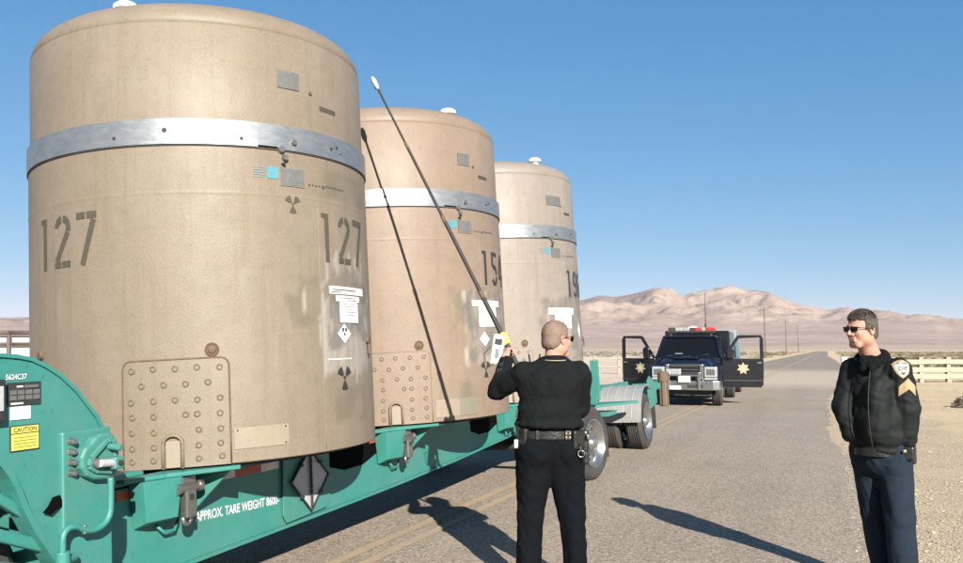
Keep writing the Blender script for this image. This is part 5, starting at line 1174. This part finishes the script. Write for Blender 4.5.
def glasses(parent, c, M, hs):
    H = lambda x, y, z: Vector(c)+M @ Vector((x*hs, y*hs, z*hs)); g = obj('sunglasses', tube(B(), [H(-.008, .107, .012), H(0, .110, .014), H(.008, .107, .012)], .0022, 6), BLACK, parent, smooth=True)
    for sx in (-1, 1):
        bm = B(); pts = [(-.5, .35), (-.35, .5), (.35, .5), (.5, .30), (.42, -.25), (.2, -.5), (-.2, -.5), (-.42, -.25)]
        f = []; b2 = []
        for (x, z) in pts:
            X = sx*(.034+x*.052*1.0); Z = .004+z*.036; Y = .103-.28*max(0, abs(X)-.03)-.0; f.append(bm.verts.new(H(X, Y+.003, Z))); b2.append(bm.verts.new(H(X, Y, Z)))
        bm.faces.new(f); bm.faces.new(b2[::-1]); n = len(f)
        for k in range(n): bm.faces.new((f[k], f[(k+1) % n], b2[(k+1) % n], b2[k]))
        obj('lens', bm, GLASS, g)
        tube_ = tube(B(), [H(sx*.058, .098, .018), H(sx*.070, .088, .016), H(sx*.0795, .04, .012), H(sx*.083, -.005, .010), H(sx*.082, -.022, -.004)], .0026, 6); obj('temple', tube_, BLACK, g, smooth=True)
    return g

# ---- officer A: back to the camera, holding the survey pole
PA = (0.50, 5.9, 0.012); pa = empty('person', 'man in black uniform seen from behind, holding up the long survey pole', 'person', 'uniformed officers on the road', M=Matrix.Translation(PA))
HM = frame((.80, .60, -.02)); HC = (.030, .03, 1.706)
EL, WL = (-.385, .16, 1.345), (-.325, .355, 1.565); SH_L, SH_R = (-.205, .0, 1.465), (.185, .0, 1.465); ER, WRR = (.200, .13, 1.215), (.08, .34, 1.235)
HIPL, HIPR, KL, KR, AL, AR = (-.145, 0, .93), (.09, 0, .93), (-.165, -.01, .50), (.125, -.01, .50), (-.18, .02, .09), (.155, .02, .09)
GRIPA = Vector((.2, 6.36, 1.665))-Vector(PA); PTIP = Vector((-.945, 7.09, 3.99))-Vector(PA); pd = (PTIP-GRIPA).normalized()
LOWG = GRIPA-pd*.44
F = Field((-.50, -.25, -.02), (.45, .62, 1.88), .0055)
head_prims(F, HC, HM, 1.07, 1.10, (.0, .0, 1.47))
F.ell((-.02, .01, 1.33), (.18, .105, .20), .06); F.ell((-.03, .02, 1.12), (.17, .11, .16), .06); F.ell((-.03, 0, .96), (.165, .11, .11), .05); F.cap((-.14, 0, 1.46), (.14, 0, 1.465), .055, k=.05)
for a, b2, c2, q, ql in ((SH_L, EL, WL, .046, .036), (SH_R, ER, WRR, .046, .036)): F.cap(a, b2, .052, q, .03); F.cap(b2, c2, q, .027, .02)
for a, b2, c2 in ((HIPL, KL, AL), (HIPR, KR, AR)): F.cap(a, b2, .082, .054, .04); F.cap(b2, c2, .054, .036, .02); F.cap(c2, (c2[0], c2[1]+.14, .05), .036, .030, .02)
dl_ = (Vector(GRIPA)-Vector(WL)); hand(F, WL, (dl_.normalized()*.9+Vector((0, .1, .2))), Vector((.6, .55, -.1)), 1, (62, 70, 45), s=1.05); hand(F, WRR, Vector((-.5, .3, .05)), Vector((0, -.1, 1)), -1, (60, 60, 40))
link('body', F.mesh('body'), SKIN, pa)
ha = link('hair', hair_mesh(HC, HM, 1.07, 'crop'), SCALP, pa); strands('hair_strands', ha.data, HAIRA, ha, HC, HM, 9000, 'crop', 3); glasses(pa, HC, HM, 1.07)
# shirt
F = Field((-.52, -.25, 1.03), (.45, .56, 1.62), .0065)
F.ell((-.025, .0, 1.365), (.218, .140, .175), .05); F.ell((-.030, .005, 1.20), (.214, .150, .17), .05); F.cap((-.17, 0, 1.472), (.17, 0, 1.477), .066, k=.05); F.cap((-.05, -.01, 1.53), (.06, -.01, 1.53), .045, k=.06)
F.ell((-.025, .0, 1.115), (.236, .160, .05), .03)
F.cap(SH_L, EL, .079, .068, .02); F.cap(EL, (WL[0]+.006, WL[1]-.015, WL[2]-.03), .066, .043, .015); F.cap(SH_R, ER, .077, .064, .02); F.cap(ER, WRR, .062, .042, .02)
F.wrinkle(.0080, 13, 11, (.8, .8, 1.7), 3); F.wrinkle(.0040, 28, 12, (1.2, 1.2, 1.0), 2); F.cut(lambda X, Y, Z: 1.082-Z+0.012*np.sin(X*22))
link('shirt', F.mesh('shirt'), SHIRT, pa)
bm = B(); lathe(bm, [(.073, 1.545-1.5), (.080, 1.555-1.5), (.078, 1.585-1.5), (.070, 1.587-1.5)], 32, Matrix.Translation((.012, .0, 1.5)) @ Matrix.Rotation(R(-6), 4, 'X')); obj('collar', bm, SHIRT, pa, smooth=True)
bm = B(); tube(bm, [Vector((.012+.086*math.cos(R(a)), -.005+.088*math.sin(R(a)), 1.562+.006*math.sin(R(a)))) for a in range(180, 361, 15)], .004, 6); obj('neck_cord', bm, PATCHG, pa, smooth=True)
# sleeve braid near the raised wrist
a0 = Vector(EL).lerp(Vector(WL), .35); a1 = Vector(EL).lerp(Vector(WL), .80)
sdv = Vector((-.45, -.85, .25)).normalized()
bm = B(); tube(bm, [a0+sdv*.064, a0.lerp(a1, .5)+sdv*.060, a1+sdv*.052], .004, 6); tube(bm, [a0+sdv*.060+Vector((.02, 0, .012)), a0.lerp(a1, .5)+sdv*.056+Vector((.02, 0, .012)), a1+sdv*.048+Vector((.018, 0, .01))], .003, 6); obj('sleeve_braid', bm, STEEL, pa, smooth=True)
F = Field((-.33, -.24, .02), (.32, .26, 1.13), .0065)
F.ell((-.03, .0, 1.02), (.205, .135, .10), .04); F.ell((-.115, -.035, .93), (.125, .115, .13), .05); F.ell((.06, -.035, .93), (.125, .115, .13), .05); F.cap((-.105, 0, .86), (-.145, 0, .60), .108, .086, .03); F.cap((.045, 0, .86), (.098, 0, .60), .108, .086, .03)
for a, b2, c2 in ((HIPL, KL, AL), (HIPR, KR, AR)): F.cap(a, b2, .118, .084, .03); F.cap(b2, c2, .084, .074, .03)
F.wrinkle(.0085, 12, 5, (1.5, 1.5, .8), 3); F.wrinkle(.0022, 30, 6, (1.2, 1.2, 1.0), 2); F.cut(lambda X, Y, Z: np.maximum(.055-Z, Z-1.09))
link('trousers', F.mesh('trousers'), PANTSA, pa)
def belt(parent, cx, cy, z, rx, ry, h, m, name='belt', tilt=0):
    bm = B(); M = Matrix.Translation((cx, cy, z)) @ Matrix.Rotation(tilt, 4, 'Y') @ Matrix.Diagonal((rx, ry, 1, 1)); lathe(bm, [(.97, -h/2), (1, -h/2), (1.0, h/2), (.97, h/2)], 56, M); return smart(obj(name, bm, m, parent), 40)
blt = belt(pa, -.028, 0, 1.052, .222, .150, .052, LEATHER)
def gear(name, c, s, m, par, rot=0, bev=.008, n=(0, 0, 1)): bm = B(); box(bm, (0, 0, 0), s); o = obj(name, bm, m, par, bevel=bev, seg=3); o.location = c; o.rotation_euler = (0, 0, rot); return o
for x in (.075, .100): 
    for z in (1.066, 1.040):
        bm = B(); bar(bm, (x, -.138, z), (x, -.152, z), .006, n=10); obj('snap', bm, GOLD, blt)
gear('belt_keeper', (.0875, -.1415, 1.052), (.045, .010, .064), LEATHER, blt)
gear('belt_keeper', (-.12, -.138, 1.052), (.025, .010, .062), LEATHER, blt)
gear('pouch', (.155, -.115, 1.02), (.09, .045, .13), LEATHER, blt, .5, .015)
gear('pouch', (-.205, -.075, 1.035), (.07, .05, .12), LEATHER, blt, -1.0, .015); gear('holster', (.215, -.01, .96), (.05, .09, .24), LEATHER, blt, .1, .02)
gear('radio', (-.235, -.02, 1.05), (.045, .06, .17), LEATHER, blt, -.2, .012); gear('flashlight_cap', (-.262, -.05, .985), (.03, .03, .06), TAGALU, blt, 0, .008)
bm = B(); lathe(bm, [(.022+.004*math.cos(R(x)), .004*math.sin(R(x))) for x in range(0, 361, 60)], 18, Matrix.Translation((.175, -.15, .93)) @ Matrix.Rotation(PI/2, 4, 'X')); obj('key_ring', bm, STEEL, blt, smooth=True)
bm = B(); tube(bm, [(.165, -.145, 1.0), (.17, -.155, .96), (.185, -.155, .93), (.20, -.15, .90), (.21, -.14, .93), (.225, -.12, .97)], .005, 6); obj('key_strap', bm, LEATHER, blt, smooth=True)
gear('shiny_clasp', (.228, -.07, 1.035), (.02, .03, .03), CHROME, blt, .4, .004)
for x in (-.18, .155):
    F = Field((x-.08, -.16, 0), (x+.08, .24, .14), .006); F.cap((x, -.02, .06), (x, .12, .045), .05, .046, .04); F.ell((x, .15, .04), (.048, .07, .036), .03); F.cap((x, -.02, .05), (x, -.02, .12), .046, .045); F.cut(lambda X, Y, Z: .004-Z); link('boot', F.mesh('boot'), LEATHER, pa)
# radio mic antenna on the far shoulder
bm = B(); bar(bm, (-.15, .06, 1.50), (-.165, .06, 1.60), .007, n=8); bar(bm, (-.10, .08, 1.52), (-.085, .08, 1.60), .006, n=8); obj('radio_antenna', bm, BLACK, pa); gear('shoulder_mic', (-.095, .07, 1.53), (.07, .05, .05), BLACK, pa, 0, .01)

# ---- survey pole with meter, held by officer A
pg = Vector(PA)+GRIPA; tip = Vector(PA)+PTIP; low = Vector(PA)+LOWG
sp0 = empty('survey_pole', 'long black telescopic survey pole with meter reaching up beside the nearest cask', 'survey pole', M=Matrix.Translation(low))
off = -low; q = lambda f: (low+(tip-low)*f)+off
secs = [(0, .30, .0185), (.28, .52, .0150), (.50, .76, .0120), (.74, .965, .0095)]
for a, b2, r in secs:
    bm = B(); bar(bm, q(a), q(b2), r, n=14); smart(obj('pole_section', bm, BLACK, sp0), 40)
for a, r in ((.28, .019), (.51, .016), (.75, .013)):
    bm = B(); bar(bm, q(a), q(a+.018), r, n=14); smart(obj('locking_collar', bm, RUST, sp0), 40)
bm = B(); bar(bm, q(.957), q(.968), .010, .020, 14); bar(bm, q(.968), q(.990), .022, n=14); bar(bm, q(.990), q(1.0), .022, .012, 14); smart(obj('probe_head', bm, TAGALU, sp0), 40)
bm = B(); bar(bm, q(.968)+Vector((.0, 0, -.02)), q(.985)+Vector((.0, 0, -.024)), .012, n=10); obj('probe_clamp', bm, BLACK, sp0)
Mp = pd.to_track_quat('Z', 'Y').to_matrix()
gf = (pg-low).length/(tip-low).length
bm = B(); box(bm, q(gf+.022)+Vector((.004, -.01, 0)), (.048, .05, .10), Mp); obj('yellow_grip', bm, YELLOW, sp0, bevel=.008)
Mv = Matrix.Rotation(R(8), 3, 'Y')
mc = q(gf)+Vector((-.080, -.02, -.02))
mo = obj('survey_meter', box(B(), mc, (.085, .05, .225), Mv), PAPER, sp0, bevel=.010, seg=3)
obj('display', box(B(), mc+Mv @ Vector((0, -.027, .058)), (.055, .004, .045), Mv), BLACK, mo); obj('keypad', box(B(), mc+Mv @ Vector((0, -.027, -.03)), (.03, .003, .07), Mv), PLATE, mo)
bm = B(); tube(bm, [mc+Vector((-.03, 0, -.11)), mc+Vector((-.06, 0, -.13)), mc+Vector((-.09, .01, -.09)), mc+Vector((-.10, .01, -.03)), mc+Vector((-.05, .0, .02))], .0035, 6); obj('cable', bm, BLACK, mo, smooth=True)

# ---- officer B: facing left, sunglasses, jacket
PB = (2.78, 5.8, 0.012); pb_ = empty('person', 'man in sunglasses, black jacket and navy trousers standing at the right', 'person', 'uniformed officers on the road', M=Matrix.Translation(PB))
HMb = frame((-.925, -.38, -.04), (.06, 0, 1)); HCb = (-.185, -.06, 1.768)
SHL, SHR = (.022, -.115, 1.495), (-.180, .11, 1.49); ELb, WLb = (.072, -.13, 1.235), (.060, -.12, 1.03); ERb, WRb = (-.272, .07, 1.24), (-.245, .02, 1.06)
HL, HR = (.005, -.05, .95), (-.120, .08, .95); KLb, KRb = (.025, -.06, .50), (-.060, .13, .50); ALb, ARb = (.055, -.05, .09), (.010, .15, .09)
F = Field((-.45, -.36, -.02), (.34, .30, 1.98), .0055)
head_prims(F, HCb, HMb, 1.03, 1.02, (-.09, -.01, 1.55))
TM = frame((-.6, -.8, 0)); rt = np.array(TM)
F.ell((-.055, 0, 1.36), (.175, .11, .21), .05, rt); F.ell((-.055, 0, 1.12), (.16, .11, .16), .06, rt); F.ell((-.05, 0, .98), (.155, .11, .11), .05, rt); F.cap(SHL, SHR, .05, k=.05)
for a, b2, c2 in ((SHL, ELb, WLb), (SHR, ERb, WRb)): F.cap(a, b2, .05, .043, .03); F.cap(b2, c2, .043, .027, .02)
for a, b2, c2 in ((HL, KLb, ALb), (HR, KRb, ARb)): F.cap(a, b2, .08, .054, .04); F.cap(b2, c2, .054, .036, .02); F.cap(c2, (c2[0]-.10, c2[1]-.09, .05), .036, .030, .02)
hand(F, Vector(WLb)+Vector((-.03, .02, .07)), (-.75, .25, -.1), (-.3, .6, .3), 1, (25, 30, 20)); hand(F, Vector(WRb)+Vector((.03, .0, .07)), (.75, .15, -.1), (.2, .6, .2), -1, (25, 30, 20))
link('body', F.mesh('body'), SKIN, pb_)
hb = link('hair', hair_mesh(HCb, HMb, 1.03, 'tuft'), HAIRB, pb_); strands('hair_strands', hb.data, HAIRB, hb, HCb, HMb, 9000, 'tuft', 5); strands('hair_strands', hb.data, HAIRG, hb, HCb, HMb, 4500, 'tuft', 6); glasses(pb_, HCb, HMb, 1.03)
F = Field((-.46, -.38, .88), (.36, .32, 1.66), .0065)
F.ell((-.065, 0, 1.38), (.190, .140, .19), .06, rt); F.ell((-.075, -.01, 1.17), (.185, .155, .20), .06, rt); F.cap((.015, -.09, 1.49), (-.16, .09, 1.49), .074, k=.05); F.ell((-.065, -.01, 1.03), (.190, .155, .07), .04, rt)
F.ell((-.060, -.005, .955), (.178, .140, .05), .02, rt)
F.cap(SHL, ELb, .083, .076, .015); F.cap(ELb, WLb, .077, .060, .015); F.cap(SHR, ERb, .080, .070, .02); F.cap(ERb, WRb, .070, .055, .015)
F.ell((-.135, -.125, 1.30), (.07, .06, .13), .05); F.ell((-.13, -.13, 1.12), (.08, .06, .10), .05)
F.wrinkle(.0075, 14, 21, (1.3, 1.3, .55), 3); F.wrinkle(.0045, 26, 22, (.9, .9, 1.6), 2); F.cut(lambda X, Y, Z: .935-Z+X*-.10)
F.cap((-.19, -.17, 1.50), (-.235, -.20, 1.0), .008, k=.006, sub=True)
link('jacket', F.mesh('jacket'), JACKET, pb_)
# pile collar
F = Field((-.26, -.20, 1.48), (.10, .18, 1.72), .005)
for a in range(0, 360, 24):
    x, y = math.cos(R(a)), math.sin(R(a)); x2, y2 = math.cos(R(a+24)), math.sin(R(a+24)); fc = lambda x, y: Vector((-.100+x*.082, -.005+y*.082, 1.565+.035*(x*.8+y*.6)))
    F.cap(fc(x, y), fc(x2, y2), .034, k=.02)
F.cap((-.14, -.07, 1.56), (-.155, -.13, 1.50), .035, .02, .02); F.cap((-.17, -.05, 1.56), (-.20, -.09, 1.50), .035, .02, .02)
F.wrinkle(.004, 50, 2, octs=2); link('collar', F.mesh('collar'), FUR, pb_)
bm = B(); zp = []
for k in range(12):
    t = k/11; zp.append(Vector((-.175-.035*math.sin(t*PI)-.01, -.165-.03*math.sin(t*PI), 1.49-.52*t)))
tube(bm, zp, .003, 6); obj('zip', bm, BLACK, pb_, smooth=True)
F = Field((-.30, -.26, .02), (.25, .28, 1.06), .0065)
F.ell((-.052, 0, 1.0), (.17, .13, .09), .04, rt); F.ell((-.055, .0, .90), (.15, .125, .13), .05, rt)
F.cap(HL, KLb, .112, .092, .02); F.cap(KLb, ALb, .092, .086, .02); F.cap(HR, KRb, .100, .080, .012); F.cap(KRb, ARb, .080, .074, .012)
F.wrinkle(.0075, 12, 8, (1.5, 1.5, .7), 3); F.wrinkle(.0020, 30, 9, (1.2, 1.2, 1.0), 2); F.cut(lambda X, Y, Z: .055-Z)
link('trousers', F.mesh('trousers'), PANTSB, pb_)
bb = belt(pb_, -.052, 0, .945, .175, .150, .05, LEATHER); gear('pouch', (.06, -.155, .945), (.06, .045, .09), LEATHER, bb, -.5, .012); gear('belt_clasp', (.012, -.195, .965), (.018, .01, .018), GOLD, bb, -.4, .003)
gear('holster', (.100, -.08, .935), (.05, .08, .14), LEATHER, bb, .9, .015)
for x, y in ((.055, -.05), (.010, .15)):
    F = Field((x-.22, y-.20, 0), (x+.10, y+.10, .14), .006); d_ = Vector((-.74, -.67, 0)); p0 = Vector((x, y, .06)); F.cap(p0, p0+d_*.12+Vector((0, 0, -.015)), .05, .046, .04); F.ell(p0+d_*.13-Vector((0, 0, .02)), (.05, .05, .036), .03); F.cap((x, y, .05), (x, y, .12), .046, .045); F.cut(lambda X, Y, Z: .004-Z); link('boot', F.mesh('boot'), LEATHER, pb_)
# sleeve insignia: draped on the sleeve by projecting onto the jacket surface
jk = [c for c in pb_.children if c.name.startswith('jacket')][0]
from mathutils.bvhtree import BVHTree
me = jk.data; bvh = BVHTree.FromPolygons([v.co.copy() for v in me.vertices], [tuple(p.vertices) for p in me.polygons])
pn_ = Vector((.10, -.99, .10)).normalized(); px_ = Vector((0, 0, 1)).cross(pn_).normalized()*1.0
if px_.x < 0: px_ = -px_
pz_ = pn_.cross(px_).normalized()
if pz_.z < 0: pz_ = -pz_
def drape(name, polys, c, m, par, off, sub=3):
    bm = B()
    for poly in polys: bm.faces.new([bm.verts.new((p[0], p[1], 0)) for p in poly])
    bm.normal_update(); bmesh.ops.triangulate(bm, faces=bm.faces)
    for _ in range(sub): bmesh.ops.subdivide_edges(bm, edges=[e for e in bm.edges if e.calc_length() > .012], cuts=1, use_grid_fill=True); bmesh.ops.triangulate(bm, faces=[f for f in bm.faces if len(f.verts) > 4])
    for v in bm.verts:
        w_ = Vector(c)+px_*v.co.x+pz_*v.co.y+pn_*.2; h = bvh.ray_cast(w_, -pn_, .45)
        v.co = (h[0]+pn_*off) if h[0] is not None else (Vector(c)+px_*v.co.x+pz_*v.co.y)
    return obj(name, bm, m, par)
def shieldpts(s): return [(x*s, y*s) for x, y in [(-.9, .55), (-.6, .78), (-.3, .93), (0, 1.0), (.3, .93), (.6, .78), (.9, .55), (.93, .2), (.85, -.2), (.65, -.6), (.35, -.9), (0, -1.15), (-.35, -.9), (-.65, -.6), (-.85, -.2), (-.93, .2)]]
cs = (.005, -.12, 1.500)
sh_ = drape('shoulder_patch', [shieldpts(.058)], cs, PATCHG, jk, .004); drape('patch_field', [[(x, y-.004) for x, y in shieldpts(.048)]], cs, PATCHW, sh_, .0055)
Vt, Ft = text_tris('CHP', .040, .0, .80); cxm = max(v[0] for v in Vt)/2
drape('patch_letters', [[(Vt[i][0]-cxm, Vt[i][1]-.014) for i in f] for f in Ft], cs, PATCHK, sh_, .0075, 1)
drape('patch_mark', [[(-.018, -.028), (.018, -.028), (.0, -.045)], [(-.035, .03), (.035, .03), (.03, .036), (-.03, .036)]], cs, PATCHK, sh_, .0075, 1)
cc = (.040, -.14, 1.365)
chv = [[(-.052, -.035+k), (0, .012+k), (0, .034+k), (-.052, -.013+k)] for k in (0, .030)]+[[(0, .012+k), (.052, -.035+k), (.052, -.013+k), (0, .034+k)] for k in (0, .030)]
ch_ = drape('sergeant_chevrons', [[(-.055, -.045), (0, .0), (.055, -.045), (.055, .018), (0, .072), (-.055, .018)]], cc, PATCHG, jk, .004)
